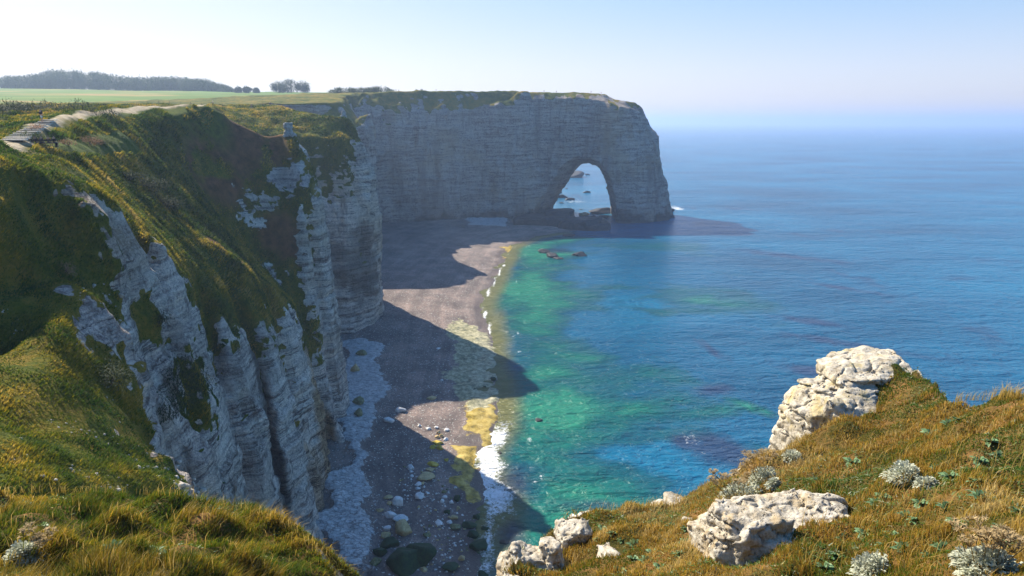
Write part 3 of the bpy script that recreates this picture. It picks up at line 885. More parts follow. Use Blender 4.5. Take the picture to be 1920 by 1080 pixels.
# --- near massif
Q = QUAL
xsA = nonuni([(-150, -85, 1.3, 0.8), (-85, -8, 0.62, 0.5)]) if Q else nonuni([(-150, -8, 1.5, 1.2)])
ysA = nonuni([(18, 60, 0.42, 0.5), (60, 300, 0.5, 0.95)]) if Q else nonuni([(18, 300, 1.0, 1.6)])
zsA = np.arange(-2.5, 84, 0.5 if Q else 1.0)
vA, qA = build_volume(xsA, ysA, zsA, 1.0)
nA, gA, sA = cliff_attrs(vA, qA, (13, 24))
pxA, pyA = px_of(vA)
# shade painted into the recess; darker low on the second head and at the tide line
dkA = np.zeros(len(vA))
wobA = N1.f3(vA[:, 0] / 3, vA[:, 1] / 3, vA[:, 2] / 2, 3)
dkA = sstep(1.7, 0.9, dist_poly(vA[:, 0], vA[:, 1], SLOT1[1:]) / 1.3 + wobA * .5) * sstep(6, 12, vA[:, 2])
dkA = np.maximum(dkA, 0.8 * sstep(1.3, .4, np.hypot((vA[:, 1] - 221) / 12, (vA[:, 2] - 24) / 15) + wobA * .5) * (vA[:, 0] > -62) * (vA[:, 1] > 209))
tanA = np.maximum(sstep(2.2, 1.0, dist_poly(vA[:, 0], vA[:, 1], SLOT2[1:]) / 1.5 + wobA * .5), sstep(1.2, .5, np.hypot((vA[:, 1] - 113) / 8, (vA[:, 2] - 6) / 10) + wobA * .4) * .8)
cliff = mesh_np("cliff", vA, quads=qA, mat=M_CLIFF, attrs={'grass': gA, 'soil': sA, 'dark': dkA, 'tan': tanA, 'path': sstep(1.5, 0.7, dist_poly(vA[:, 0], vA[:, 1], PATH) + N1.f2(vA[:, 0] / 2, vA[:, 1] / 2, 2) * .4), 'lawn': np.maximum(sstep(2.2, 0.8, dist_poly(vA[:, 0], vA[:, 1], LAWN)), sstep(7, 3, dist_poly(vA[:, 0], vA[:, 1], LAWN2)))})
tag(cliff, "pale banded chalk cliffs with turf slopes and a pinnacle, left of the beach", kind='structure')

# --- far headland with the arch
# arch: outline in the plane across the headland, at the seaward (narrow) end
AO = np.array([(28, -4), (30, 4), (33.5, 13), (39, 22.5), (44.5, 31.5), (50.5, 38.3), (57.5, 40.2), (64.5, 37.5), (69.5, 29.5), (72.5, 20), (75, 9), (76, -4)], float)


def arch_sd(x, z, grow):
    """signed distance (negative inside) to the arch outline"""
    ins = inside_poly(x, z, [tuple(p) for p in AO])
    d = dist_poly(x, z, [tuple(p) for p in AO])
    return np.where(ins, -d, d)


def carve_arch(fk, X, Y, z):
    if z > 60: return fk
    m = (X > 5) & (X < 95) & (Y < 575)
    x = X[m]; y = Y[m]
    zz = np.full(x.shape, float(z))
    skew = (y - 515) * 0.10
    sd = arch_sd(x - skew, zz, 0)
    front = np.clip((520 - y) / 28, 0, 1.2)
    side = sstep(70, 40, x)
    grow = front * (2.0 + 7.5 * side) + np.clip((y - 535) / 20, 0, 1) * 3
    nse = N1.f3(x / 6, y / 6, zz / 4, 3) * 1.3 + (ledge(zz, x, y, 1.3)) * 0.35
    sd = sd - grow + nse
    out = fk.copy()
    out[m] = np.maximum(fk[m], -sd)
    return out


xsB = nonuni([(-190, -110, 2.2, 1.5), (-110, 130, 1.05, 0.95)]) if Q else nonuni([(-190, 130, 2.2, 2.0)])
ysB = nonuni([(292, 455, 1.5, 1.2), (455, 560, 0.95, 1.1), (560, 680, 1.8, 3)]) if Q else nonuni([(292, 680, 2.2, 2.2)])
zsB = np.arange(-4, 108, 0.9 if Q else 2.0)
vB, qB = build_volume(xsB, ysB, zsB, 1.55, carve_arch)
nB, gB, sB = cliff_attrs(vB, qB, (58, 68), False)
gB *= sstep(-2.5, 2.5, vB[:, 2] - np.interp(vB[:, 0], [-120, -60, -20, 0, 20, 60, 100], [70, 73, 75, 79, 83, 84, 78]) + np.maximum(N1.f2(vB[:, 0] / 9, vB[:, 1] / 30, 3), -.5) * 11)
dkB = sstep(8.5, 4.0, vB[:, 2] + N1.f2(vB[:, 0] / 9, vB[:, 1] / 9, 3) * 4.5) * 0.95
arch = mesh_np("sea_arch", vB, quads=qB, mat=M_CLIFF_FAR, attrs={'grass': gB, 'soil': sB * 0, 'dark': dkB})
tag(arch, "huge grass-topped chalk headland pierced by a sea arch, standing in the water beyond the beach", "sea arch")

# --- plateau beyond the cliffs
M_FIELD = make_field()

def field_z(X, Y):
    zr = R(X, Y)
    zp = plateau2(X, Y)
    t = sstep(-200, -225, X)
    t = np.maximum(t, sstep(640, 665, Y))
    z = np.where(t > 0.999, zp, zr * (1 - t) + zp * t)
    z = z + t * (N1.f2(X / 60, Y / 60, 3) * 0.9) * sstep(0, 150, Y)
    ov = (X > -149) & (X < -9) & (Y > 18.5) & (Y < 299)
    ov2 = (X > -188) & (X < 129) & (Y > 293) & (Y < 676)
    return z - 0.12 - np.where(ov | ov2, 1.2, 0)


def field_attrs(v):
    x, y = v[:, 0], v[:, 1]
    d = dist_poly(x, y, PATH)
    return {'path': sstep(2.0, 1.0, d), 'lawn': np.zeros(len(v))}


fx = np.concatenate([-np.geomspace(420, 5000, 26)[::-1], np.arange(-410, -140, 3.0), np.arange(-140, 60, 6.0)])
fy = np.concatenate([np.arange(-60, 660, 3.0), np.geomspace(664, 4000, 40)])


def field_keep(X, Y):
    inA = (X > -144) & (Y > 22) & (Y < 294)
    inB = (X > -184) & (Y > 297) & (Y < 672)
    seaward = (X > -92) & (Y > 640) | (X > -20) & (Y > 20) | (X > -92 - (Y - 700) * 0.1) & (Y > 700) | (X > -12)
    return ~(inA | inB | seaward)


field = grid_mesh(fx, fy, field_z, "field", M_FIELD, field_attrs, field_keep)
tag(field, "flat green clifftop meadows with straw coloured strips", kind='structure')
# ------------------------------------------------------------------ beach and sea
WL = [W(880, 1140, Z=0), W(897, 1080, Z=0), W(905, 1040, Z=0), W(912, 990, Z=0), W(922, 940, Z=0), W(905, 900, Z=0), W(890, 855, Z=0), W(905, 830, Z=0), W(925, 800, Z=0),
      W(932, 760, Z=0), W(925, 720, Z=0), W(922, 680, Z=0), W(920, 640, Z=0), W(916, 610, Z=0), W(905, 580, Z=0), W(908, 560, Z=0), W(925, 530, Z=0),
      W(945, 492, Z=0), W(960, 464, Z=0), W(1000, 446, Z=0), W(1060, 436, Z=0), V(62, 470, 0), V(60, 500, 0), V(45, 520, 0)]
BR = Raster(-135, 80, 10, 530, 1.0)
bl = inside_poly(BR.X, BR.Y, LANDPOLY)
wpoly = WL + [V(30, 560, 0), V(-200, 560, 0), V(-200, 0, 0), V(0, 5, 0)]
shore = inside_poly(BR.X, BR.Y, wpoly)
BR.line(WL)
for p in BASE[:32]:
    pass
bz = [V(p[0], p[1], np.interp(p[1], [190, 230, 330, 440, 470, 500], [2.4, 3, 5, 6, 5, 2.5])) for p in BASE[1:44]]
BR.line(bz)
BR.region(bl, 2.8)
dW = dist_poly(BR.X, BR.Y, WL)
BR.region(~shore & (dW > 7), -1.6)
BR.region(~shore & (dW > 25), -4)
BR.solve(2)
BR.H += (N1.f2(BR.X / 14, BR.Y / 14, 3) * 0.25 * shore).astype(np.float32)
SHELF1 = [W(*p, Z=1.5) for p in ((640, 655), (668, 640), (712, 652), (700, 690), (722, 705), (716, 722), (726, 742), (700, 772), (694, 800), (690, 840), (696, 872), (660, 880), (640, 800), (640, 700))]
SHELF2 = [W(*p, Z=1.5) for p in ((660, 860), (686, 850), (690, 905), (694, 945), (688, 965), (700, 1000), (690, 1025), (684, 1085), (600, 1085), (600, 1000), (630, 900))]
REEF = [W(*p, Z=0.5) for p in ((850, 598), (880, 605), (925, 622), (935, 640), (926, 690), (932, 755), (905, 768), (870, 770), (846, 720), (850, 660))]
ALGAE = [[W(*p, Z=0.4) for p in ((866, 752), (932, 752), (934, 790), (915, 830), (892, 826), (872, 800))],
         [W(*p, Z=0.4) for p in ((852, 828), (878, 826), (890, 860), (884, 905), (905, 925), (880, 932), (852, 910), (858, 880))],
         [W(*p, Z=0.4) for p in ((945, 462), (975, 458), (968, 478), (945, 484))]]
SLAB = [W(*p, Z=3) for p in ((868, 413), (940, 408), (955, 416), (950, 424), (880, 424))]


def polymask(x, y, poly, soft=2.6):
    x = x + N1.f2(x / 7, y / 7, 3) * 2.2 + N3.f2(x / 2.2, y / 2.2, 2) * 0.7
    y = y + N2.f2(x / 7 + 9, y / 7, 3) * 3.0
    ins = inside_poly(x, y, poly)
    d = dist_poly(x, y, list(poly) + [poly[0]])
    return sstep(-soft, soft, np.where(ins, d, -d))


def beach_z(X, Y):
    z = BR(X, Y)
    s = np.maximum(polymask(X, Y, SHELF1, 1.0), polymask(X, Y, SHELF2, 1.0))
    s = np.maximum(s, polymask(X, Y, SLAB, 1.0))
    z = z + s * (0.9 + 0.25 * N2.f2(X / 3, Y / 3, 3))
    r = np.maximum(polymask(X, Y, REEF), np.maximum(polymask(X, Y, ALGAE[0]), polymask(X, Y, ALGAE[1])))
    z = z + r * (0.25 + 0.35 * N2.f2(X / 2.5, Y / 2.5, 4))
    z = z + N3.f2(X / 1.2, Y / 1.2, 2) * 0.05
    # steps left by the tide
    return z


def beach_attrs(v):
    x, y = v[:, 0], v[:, 1]
    dw = dist_poly(x, y, WL)
    ins = inside_poly(x, y, wpoly)
    al = np.maximum.reduce([polymask(x, y, p) for p in ALGAE])
    return {'wet': sstep(7.5, 2.0, np.where(ins, dw + N1.f2(x / 9, y / 9, 3) * 2.5, 0)), 'ridge': dw.astype(np.float32),
            'algae': al, 'shelf': np.maximum.reduce([polymask(x, y, SHELF1) * .86, polymask(x, y, SHELF2) * .86, polymask(x, y, SLAB) * 0.62]), 'reef': polymask(x, y, REEF)}


bxs = np.arange(-135, 78, 0.6 if QUAL else 1.5)
bys = nonuni([(12, 250, 0.5, 0.7), (250, 525, 0.9, 1.4)]) if QUAL else np.arange(12, 525, 2.0)
beach = grid_mesh(bxs, bys, beach_z, "beach", make_beach(), beach_attrs,
                  keep=lambda X, Y: (BR(X, Y) > -3) & ~((BR.samp(bl.astype(np.float32), X, Y) > 0.99) & (dist_poly(X, Y, BASE) > 6)))
tag(beach, "brown shingle beach with white chalk shelf curving along the cliff foot", kind='structure')


def ell(x, y, px, py, rx, ry, rot=0.0):
    """soft seabed patch: centre and radii given where they lie on the water, 1 at the centre"""
    c = W(px, py, Z=0); s = sizeat(c)
    ey = np.linalg.norm(W(px, py - 2, Z=0) - W(px, py + 2, Z=0)) / 4
    a = (x - c[0]) / s; b = -(y - c[1]) / ey
    ca, sa = math.cos(rot), math.sin(rot)
    u = (a * ca + b * sa) / rx; w = (-a * sa + b * ca) / ry
    return np.exp(-(u * u + w * w))


def sea_attrs(v):
    x, y = v[:, 0], v[:, 1]
    near = (np.abs(x) < 400) & (y < 760)
    tq = np.zeros(len(v)); wd = np.zeros(len(v)); fo = np.zeros(len(v)); shl = np.zeros(len(v))
    X, Y = x[near], y[near]
    dw = dist_poly(X, Y, WL)
    sb = N1.f2(X / 34, Y / 26, 4) * 0.34 + N2.f2(X / 11, Y / 8, 3) * 0.16
    bay = sstep(40, 110, Y) * sstep(470, 380, Y)
    t = (0.52 * np.exp(-((dw - 17) / 15.0) ** 2) + 0.26 * sstep(130, 20, dw)) * bay + sb * bay * sstep(200, 60, dw) * 0.9
    for e in ((985, 560, 60, 60), (1060, 740, 70, 50), (1130, 800, 130, 70), (1250, 700, 110, 40), (1180, 900, 160, 60), (1330, 560, 130, 40)):
        t = np.maximum(t, (0.40 + sb) * ell(X, Y, *e))
    t = np.maximum(t, 0.95 * ell(X, Y, 1412, 765, 48, 13, 0.38))
    t = np.maximum(t, 0.6 * ell(X, Y, 1340, 770, 120, 18, -0.1))
    t = np.maximum(t, 0.5 * ell(X, Y, 1250, 462, 130, 14, 0))
    t = np.maximum(t, 0.9 * ell(X, Y, 1010, 590, 40, 30, 0.6)); t = np.maximum(t, 0.9 * ell(X, Y, 1060, 740, 40, 40, 0.6))
    tq[near] = t
    w = np.zeros(len(X))
    for e in ((1345, 730, 60, 16, -0.1), (1340, 660, 16, 40, -0.6), (1360, 850, 95, 50, 0.2), (1290, 830, 40, 20, 0), (965, 900, 60, 50, 0), (1500, 600, 130, 12, 0.15), (1620, 650, 160, 12, 0.2),
              (1330, 420, 70, 10, 0), (1480, 480, 160, 9, 0.15), (1530, 700, 120, 20, 0.2), (1120, 950, 120, 25, 0), (1580, 540, 90, 8, 0.2), (960, 1010, 50, 60, 0), (1040, 470, 40, 8, 0), (1000, 455, 40, 7, 0)):  # weed patches, plus the pillar's cast shadow painted on the water
        w = np.maximum(w, 0.78 * ell(X, Y, *e))
    wd[near] = np.maximum(w * .85, 0.38 * sstep(0.25, 0.6, N3.f2(X / 30, Y / 16, 3)) * sstep(60, 110, dw) * sstep(300, 200, dw))
    f = np.zeros(len(X))
    SURF = [W(*p, Z=0) for p in ((935, 745), (938, 785), (912, 838), (908, 880), (922, 925), (938, 945))]
    ds = dist_poly(X, Y, SURF)
    f = np.maximum(f, 0.80 * sstep(6.5, 0.6, ds + N1.f2(X / 5, Y / 5, 2) * 1.5) * sstep(165, 140, Y))
    SURF2 = [W(*p, Z=0) for p in ((918, 960), (925, 985), (908, 1010), (915, 1040), (900, 1080))]
    f = np.maximum(f, 0.62 * sstep(3.6, 0.5, dist_poly(X, Y, SURF2)))
    f = np.maximum(f, 0.52 * np.exp(-((dw - 8.5 - 2.5 * N1.f2(X / 9, Y / 9, 2)) / 1.0) ** 2) * sstep(0.0, 0.3, N2.f2(X / 14, Y / 10, 2)) * (Y > 90) * (Y < 400) * ~inside_poly(X, Y, wpoly))
    f = np.maximum(f, 0.62 * sstep(1.3, 0.2, dw + .4) * (Y > 90) * (Y < 430))
    SURF3 = [W(*p, Z=0) for p in ((918, 640), (916, 612), (906, 580), (909, 560), (926, 530), (944, 496))]
    f = np.maximum(f, 0.80 * sstep(1.6, 0.3, dist_poly(X, Y, SURF3)))
    f = np.maximum(f, 0.50 * ell(X, Y, 1297, 822, 34, 20)); f = np.maximum(f, 0.8 * ell(X, Y, 1270, 391, 16, 4))
    f = np.maximum(f, 0.7 * ell(X, Y, 1010, 786, 12, 8)); f = np.maximum(f, 0.85 * ell(X, Y, 926, 848, 12, 3)); f = np.maximum(f, 0.55 * ell(X, Y, 955, 950, 26, 30, 0.6))
    f = np.maximum(f, 0.6 * ell(X, Y, 1110, 404, 30, 4)); f = np.maximum(f, 0.55 * ell(X, Y, 1075, 378, 40, 4)); f = np.maximum(f, 0.55 * ell(X, Y, 1085, 362, 30, 3))
    fo[near] = f
    shl[near] = np.maximum(sstep(13, 1.0, dw) * sstep(70, 110, Y) * sstep(460, 430, Y), 0)
    shl[near] = np.maximum(shl[near], 0.9 * ell(X, Y, 930, 600, 30, 40))
    return {'turq': tq, 'weed': wd, 'foam': fo, 'shal': shl}


sx = np.concatenate([-np.geomspace(140, 30000, 24)[::-1], np.arange(-130, 60, 2.0), np.arange(60, 260, 3.0), np.geomspace(264, 30000, 36)])
sy = np.concatenate([[-30000, -8000, -2000, -500, -150, -40], np.arange(-10, 200, 1.6), np.arange(200, 560, 2.6), np.geomspace(564, 30000, 46)])
sea = grid_mesh(sx, sy, lambda X, Y: np.zeros_like(X), "sea", make_sea(), sea_attrs,
                keep=lambda X, Y: ~((X < -150) & (Y < 3500) & (Y > -3000)))
tag(sea, "blue-green sea with turquoise shallows and dark weed patches", kind='structure')

# ------------------------------------------------------------------ sky, sun, haze
SUN_EL, SUN_AZ = math.radians(40), math.radians(46)
S = Vector((-math.sin(SUN_AZ) * math.cos(SUN_EL), math.cos(SUN_AZ) * math.cos(SUN_EL), math.sin(SUN_EL)))
sd = bpy.data.lights.new("sun", 'SUN'); sd.energy = 5.0; sd.angle = math.radians(0.5); sd.color = (1.0, 0.90, 0.74)
so = bpy.data.objects.new("sun", sd); COL.objects.link(so)
so.rotation_euler = S.to_track_quat('Z', 'Y').to_euler()
wd = bpy.data.worlds.new("World"); scene.world = wd; wd.use_nodes = True
wt = wd.node_tree; bg = wt.nodes['Background']
sk = wt.nodes.new('ShaderNodeTexSky'); sk.sky_type = 'NISHITA'; sk.sun_disc = False
sk.sun_elevation = SUN_EL; sk.sun_rotation = -SUN_AZ
sk.altitude = 80; sk.air_density = 1.0; sk.dust_density = 0.8; sk.ozone_density = 2.5
hs = wt.nodes.new('ShaderNodeHueSaturation'); hs.inputs['Saturation'].default_value = 1.4
wt.links.new(sk.outputs[0], hs.inputs['Color'])
# soft shoulder so that the glare round the sun does not clip: c / (1 + k c)
tn = wt.nodes.new('ShaderNodeVectorMath'); tn.operation = 'MULTIPLY'; tn.inputs[1].default_value = (1.05, 0.90, 1.15)
wt.links.new(hs.outputs[0], tn.inputs[0]); hs = tn
vk = wt.nodes.new('ShaderNodeVectorMath'); vk.operation = 'MULTIPLY_ADD'; vk.inputs[1].default_value = (0.19,) * 3; vk.inputs[2].default_value = (1, 1, 1)
vd = wt.nodes.new('ShaderNodeVectorMath'); vd.operation = 'DIVIDE'
wt.links.new(hs.outputs[0], vk.inputs[0]); wt.links.new(hs.outputs[0], vd.inputs[0]); wt.links.new(vk.outputs[0], vd.inputs[1])
wt.links.new(vd.outputs[0], bg.inputs['Color'])
bg.inputs['Strength'].default_value = 0.165

hm = bpy.data.materials.new("haze_air"); hm.use_nodes = True
ht = hm.node_tree; ht.nodes.clear()
ho = ht.nodes.new('ShaderNodeOutputMaterial'); hv = ht.nodes.new('ShaderNodeVolumePrincipled')
hv.inputs['Color'].default_value = (0.53, 0.69, 1.0, 1)
hv.inputs['Density'].default_value = 0.00022
hv.inputs['Anisotropy'].default_value = 0.35
ht.links.new(hv.outputs[0], ho.inputs['Volume'])
bm = bmesh.new(); bmesh.ops.create_cube(bm, size=1)
hme = bpy.data.meshes.new("haze"); bm.to_mesh(hme); bm.free(); hme.materials.append(hm)
hz = bpy.data.objects.new("haze", hme); COL.objects.link(hz)
hz.scale = (64000, 64000, 158); hz.location = (0, 0, 158 / 2 - 8)
tag(hz, "pale blue sea haze", kind='stuff')

vs = scene.view_settings
vs.view_transform = 'Standard'; vs.look = 'None'; vs.gamma = 1.0; vs.exposure = 1.0
scene.cycles.use_denoising = True
try: scene.cycles.denoiser = 'OPENIMAGEDENOISE'
except Exception: pass
scene.cycles.max_bounces = 6; scene.cycles.diffuse_bounces = 3; scene.cycles.glossy_bounces = 2; scene.cycles.transmission_bounces = 3
scene.cycles.volume_bounces = 1; scene.cycles.transparent_max_bounces = 6
# ------------------------------------------------------------------ clifftop in the foreground
F = Raster(-26, 32, -9, 34, 0.15)
def FL(*p): F.line(p)
# edge of the right-hand slope, seen against the sea
RE = [W(935, 1082, Y=13), W(985, 1020, Y=14.5), W(1040, 974, Y=16), W(1110, 957, Y=16.5), W(1180, 948, Y=17), W(1290, 932, Y=17.5), W(1350, 907, Y=18), W(1440, 864, Y=18.5),
      W(1490, 838, Y=19), W(1530, 800, Y=20.5), W(1600, 720, Y=21.5), W(1690, 688, Y=20.6), W(1760, 715, Y=18.8), W(1800, 737, Y=17.2), W(1860, 743, Y=15.5), W(1925, 734, Y=14), W(2060, 740, Y=12), W(2300, 760, Y=10)]
FL(*RE)
def offs(pts, cx, cy, d, dz):
    out = []
    for p in pts:
        v = np.array([p[0] - cx, p[1] - cy]); v /= np.linalg.norm(v)
        out.append(V(p[0] + v[0] * d, p[1] + v[1] * d, p[2] + dz))
    return out
FL(*offs(RE, 6, 2, 1.6, -5)); FL(*offs(RE, 6, 2, 3.2, -14)); FL(*offs(RE, 6, 2, 9, -62))
FL(W(1925, 1085, Y=6), W(1600, 1085, Y=8), W(1320, 1085, Y=10.5), W(1100, 1085, Y=12), W(935, 1082, Y=13))
FL(W(1900, 900, Y=9.5), W(1700, 900, Y=12), W(1500, 900, Y=15.5), W(1430, 875, Y=17.8))
FL(W(1490, 838, Y=18.3), W(1520, 806, Y=18.1), W(1570, 782, Y=17.9), W(1640, 783, Y=17.7), W(1700, 792, Y=17.3)); FL(W(1650, 682, Y=20.4), W(1700, 690, Y=19.6), W(1745, 712, Y=18.6), W(1735, 760, Y=17.6))
FL(W(1900, 800, Y=12), W(1750, 800, Y=15), W(1720, 800, Y=16.4), W(1560, 835, Y=17.0), W(1500, 855, Y=17.6))
FL(W(1600, 1000, Y=10.2), W(1450, 990, Y=12.6), W(1300, 1000, Y=14))
FL(W(1300, 1000, Y=14), W(1180, 1000, Y=14.6), W(1060, 1040, Y=14))
FL(W(1800, 1000, Y=8.4), W(1700, 1000, Y=9.3))
# left knoll
LE = [W(-160, 930, Y=12), W(-60, 918, Y=13.5), W(0, 915, Y=14), W(120, 914, Y=14.2), W(230, 915, Y=14), W(320, 921, Y=14), W(400, 933, Y=14), W(460, 948, Y=13.8), W(500, 966, Y=13.5), W(560, 1002, Y=13), W(620, 1052, Y=12.5), W(652, 1084, Y=12)]
FL(*LE)
FL(*offs(LE, -7, 6, 1.6, -1.6)); FL(*offs(LE, -7, 6, 4.5, -5.5))
FL(W(0, 1085, Y=9), W(150, 1085, Y=9.3), W(320, 1085, Y=9.6), W(500, 1085, Y=10.6), W(652, 1084, Y=12))
FL(W(0, 1000, Y=11.3), W(160, 1000, Y=11.5), W(320, 1005, Y=11.8), W(480, 1020, Y=12))
# ravine
FL(V(-1.7, 6, 64.5), V(-1.8, 9, 60), V(-1.9, 11, 54), V(-2.2, 14, 44), V(-3, 22, 8), V(-4, 30, -2))
FL(V(-2.6, 11.2, 57), V(-2.5, 14, 46), V(-4, 17, 40))
FL(V(-1.0, 12.4, 57), V(-0.2, 15, 46), V(2, 19, 42))
# under the camera and behind it
FL(V(-26, -8, 68.3), V(0, -8, 68.3), V(32, -8, 68.6)); FL(V(-3, 0, 68.2), V(0, 0.3, 68.2), V(3, 0.3, 68.2)); FL(V(-2, 3, 66.5), V(0, 3.2, 66.4), V(3, 3.2, 66.6)); FL(V(-9, 3, 66.6), V(9, 3, 67.2), V(14, 4, 67.6))
FL(V(-6, 6, 65.0), V(-12, 6, 65.2), V(-24, 6, 66)); FL(V(-24, 14, 62.5), V(-24, 10, 64))
F.region((F.Y > 26) & (F.X > -6), -2.0)
F.region((F.X > 27) & (F.Y > 13), -2.0)
F.solve(3)
HF = F.H.copy()
fgx, fgy = np.gradient(HF, F.d); fst = np.hypot(fgx, fgy)
gent = sstep(1.9, 1.1, fst)
lk = sstep(-0.5, -2.0, F.X)
hum = np.maximum(N1.f2(F.X / 1.25, F.Y / 0.85, 3), -0.35) * 0.34 * lk + N2.f2(F.X / 0.8, F.Y / 0.8, 4) * 0.24 * (1 - lk) + N3.f2(F.X / 3.5, F.Y / 3.5, 2) * 0.22
F.H = (HF + hum * (0.25 + 0.75 * gent) + (1 - gent) * N3.f2(F.X / 1.5, F.Y / 1.5, 4) * 0.5).astype(np.float32)


def hit(px, py, t0=4.0, t1=40.0):
    """where the view through a photo pixel meets the foreground turf"""
    u, v = (px - 960.0) / FPX, (540.0 - py) / FPX
    d = np.array([u, cp + v * sp, -sp + v * cp])
    t = np.linspace(t0, t1, 1500)
    p = CAM + d * t[:, None]
    b = p[:, 2] < F(p[:, 0], p[:, 1])
    k = int(np.argmax(b)) if b.any() else 900
    return p[k]


def make_turf():
    T = NT("clifftop_turf")
    P = T.pos()
    n = T.noise(P, 0.8, 5, 0.65); n2 = T.noise(P, 9.0, 4, 0.7)
    f = T.math('ADD', T.math('MULTIPLY', n, 0.7), T.math('MULTIPLY', n2, 0.3))
    col = T.ramp(f, [(0.36, (0.03, 0.035, 0.008)), (0.48, (0.085, 0.065, 0.016)), (0.58, (0.17, 0.095, 0.03)), (0.7, (0.27, 0.15, 0.06))])
    rk = T.attr('rock')
    rn = T.noise(P, 2.0, 6, 0.7)
    rc = T.ramp(rn, [(0.35, (0.22, 0.19, 0.14)), (0.5, (0.50, 0.46, 0.38)), (0.65, (0.72, 0.68, 0.58))])
    m = T.maprange(T.math('ADD', rk, T.math('MULTIPLY', T.math('SUBTRACT', rn, 0.5), 0.8)), 0.45, 0.6)
    col = T.mix(m, col, rc)
    return T.done(T.principled(col, 0.95, T.bump(T.math('ADD', n2, rn), 0.9, 0.08), 0.1))


fxs = np.arange(-26, 31.9, 0.13 if QUAL else 0.3); fys = np.arange(-9, 33.9, 0.13 if QUAL else 0.3)
ground = grid_mesh(fxs, fys, lambda X, Y: F(X, Y), "ground", make_turf(),
                   lambda v: {'rock': 1 - F.samp(gent.astype(np.float32), v[:, 0], v[:, 1])},
                   keep=lambda X, Y: (F(X, Y) > -1.9) & ~((X < -12) & (Y > 24)))
tag(ground, "grassy clifftop edge in the foreground", kind='structure')

# ------------------------------------------------------------------ chalk outcrops
CREAM = [(0.32, (0.12, 0.095, 0.065)), (0.42, (0.33, 0.285, 0.21)), (0.54, (0.53, 0.485, 0.395)), (0.68, (0.67, 0.63, 0.55))]
M_OUT1 = make_rock("pitted_chalk_lichen", CREAM, ((0.46, 0.36, 0.13), (0.50, 0.66), 0.6), 1.3, 0.95, 0.09, 1.1)
M_OUT2 = make_rock("pitted_chalk", CREAM, ((0.40, 0.29, 0.14), (0.50, 0.62), 0.6), 1.5, 0.95, 0.08, 1.0)


def sdbox(p, c, h, r, rz=0.0, tilt=0.0):
    q = p - np.array(c)
    ca, sa = math.cos(rz), math.sin(rz)
    x = q[..., 0] * ca + q[..., 1] * sa; y = -q[..., 0] * sa + q[..., 1] * ca; z = q[..., 2]
    ct, st = math.cos(tilt), math.sin(tilt)
    x, z = x * ct + z * st, -x * st + z * ct
    d = np.stack([np.abs(x) - h[0] + r, np.abs(y) - h[1] + r, np.abs(z) - h[2] + r], -1)
    return np.linalg.norm(np.maximum(d, 0), axis=-1) + np.minimum(d.max(-1), 0) - r


def rock_sdf(name, centre, boxes, ext, res, mat, label, rough=0.16, seed=0, bed=0.0):
    """angular rock: boxes cut by random cleavage planes, then weathered"""
    xs = np.arange(-ext[0], ext[0] + res, res); ys = np.arange(-ext[1], ext[1] + res, res); zs = np.arange(-ext[2], ext[2] + res, res)
    P = np.stack(np.meshgrid(xs, ys, zs, indexing='ij'), -1)
    rg = np.random.default_rng(seed)
    x, y, z = P[..., 0] + seed * 3.1, P[..., 1] + seed * 1.7, P[..., 2]
    k = max(ext)
    n = N1.f3(x / (.42 * k), y / (.42 * k), z / (.30 * k), 3, 0.55)
    f = None
    for b in boxes:
        d = sdbox(P, b[0], b[1], b[2] * .45, b[3], b[4])
        h = np.array(b[1]); q = P - np.array(b[0])
        for _ in range(7):
            w = rg.normal(0, 1, 3); w[2] = abs(w[2]) * .6 + .05; w /= np.linalg.norm(w)
            off = np.abs(w * h).sum() * rg.uniform(.62, .80)
            d = np.maximum(d, q @ w - off + n * rough * .6)
        f = d if f is None else np.minimum(f, d)
    rid = np.abs(N2.f3(x / (.30 * k), y / (.30 * k), z / (.20 * k), 3, .6))
    rid2 = np.abs(N3.f3(x / (.11 * k), y / (.11 * k), z / (.08 * k), 2, .6))
    n3 = N1.f3(x / (.05 * k), y / (.05 * k), z / (.045 * k), 2, .6)
    f = f + n * rough * .8 + np.exp(-(rid / .05) ** 2) * rough * .8 + np.exp(-(rid2 / .07) ** 2) * rough * .25 + n3 * rough * .22
    if bed:
        f = f + np.exp(-((np.sin(z * np.pi / bed + n * 1.2)) / .16) ** 2) * rough * .8
    f[0] = f[-1] = 1; f[:, 0] = f[:, -1] = 1; f[:, :, 0] = f[:, :, -1] = 1
    v, q = surface_nets(f.astype(np.float32), xs, ys, zs)
    o = mesh_np(name, v, quads=q, mat=mat, smooth=False)
    o.location = centre
    tag(o, label, "rock outcrop")
    return o


rr = 0.05 if QUAL else 0.12
rock_sdf("rock_outcrop", W(1655, 792, Y=19.3), [((-.60, .3, -.35), (1.60, 1.2, 1.22), .45, .12, .04), ((-1.45, .5, -1.0), (.80, 1.1, 1.35), .4, .25, 0), ((.75, .8, -.15), (1.25, 1.2, 1.05), .4, -.2, .24), ((.15, 1.3, .45), (1.25, 1.0, 1.02), .4, 0, .10), ((1.35, -.1, -.75), (.8, .7, .85), .25, .3, 0)],
         (2.9, 2.9, 2.6), rr * .72, M_OUT1, "big pale chalk crag with yellow lichen standing at the cliff edge above the sea", 0.13, 1, 0.75)
rock_sdf("rock_outcrop", W(1478, 1062, Y=11.2), [((-.1, .2, -.25), (1.45, .95, 1.15), .35, .1, .05), ((-.80, .2, .15), (.62, .7, 1.05), .25, .3, 0), ((.75, .3, -.1), (.85, .85, .95), .3, -.3, -.05), ((-.1, .0, -.6), (.9, .7, .8), .2, .5, 0)],
         (2.1, 1.6, 1.7), rr * 0.6, M_OUT2, "knobbly cream chalk outcrop bulging from the slope beside brown grass, lower middle right", 0.14, 2)
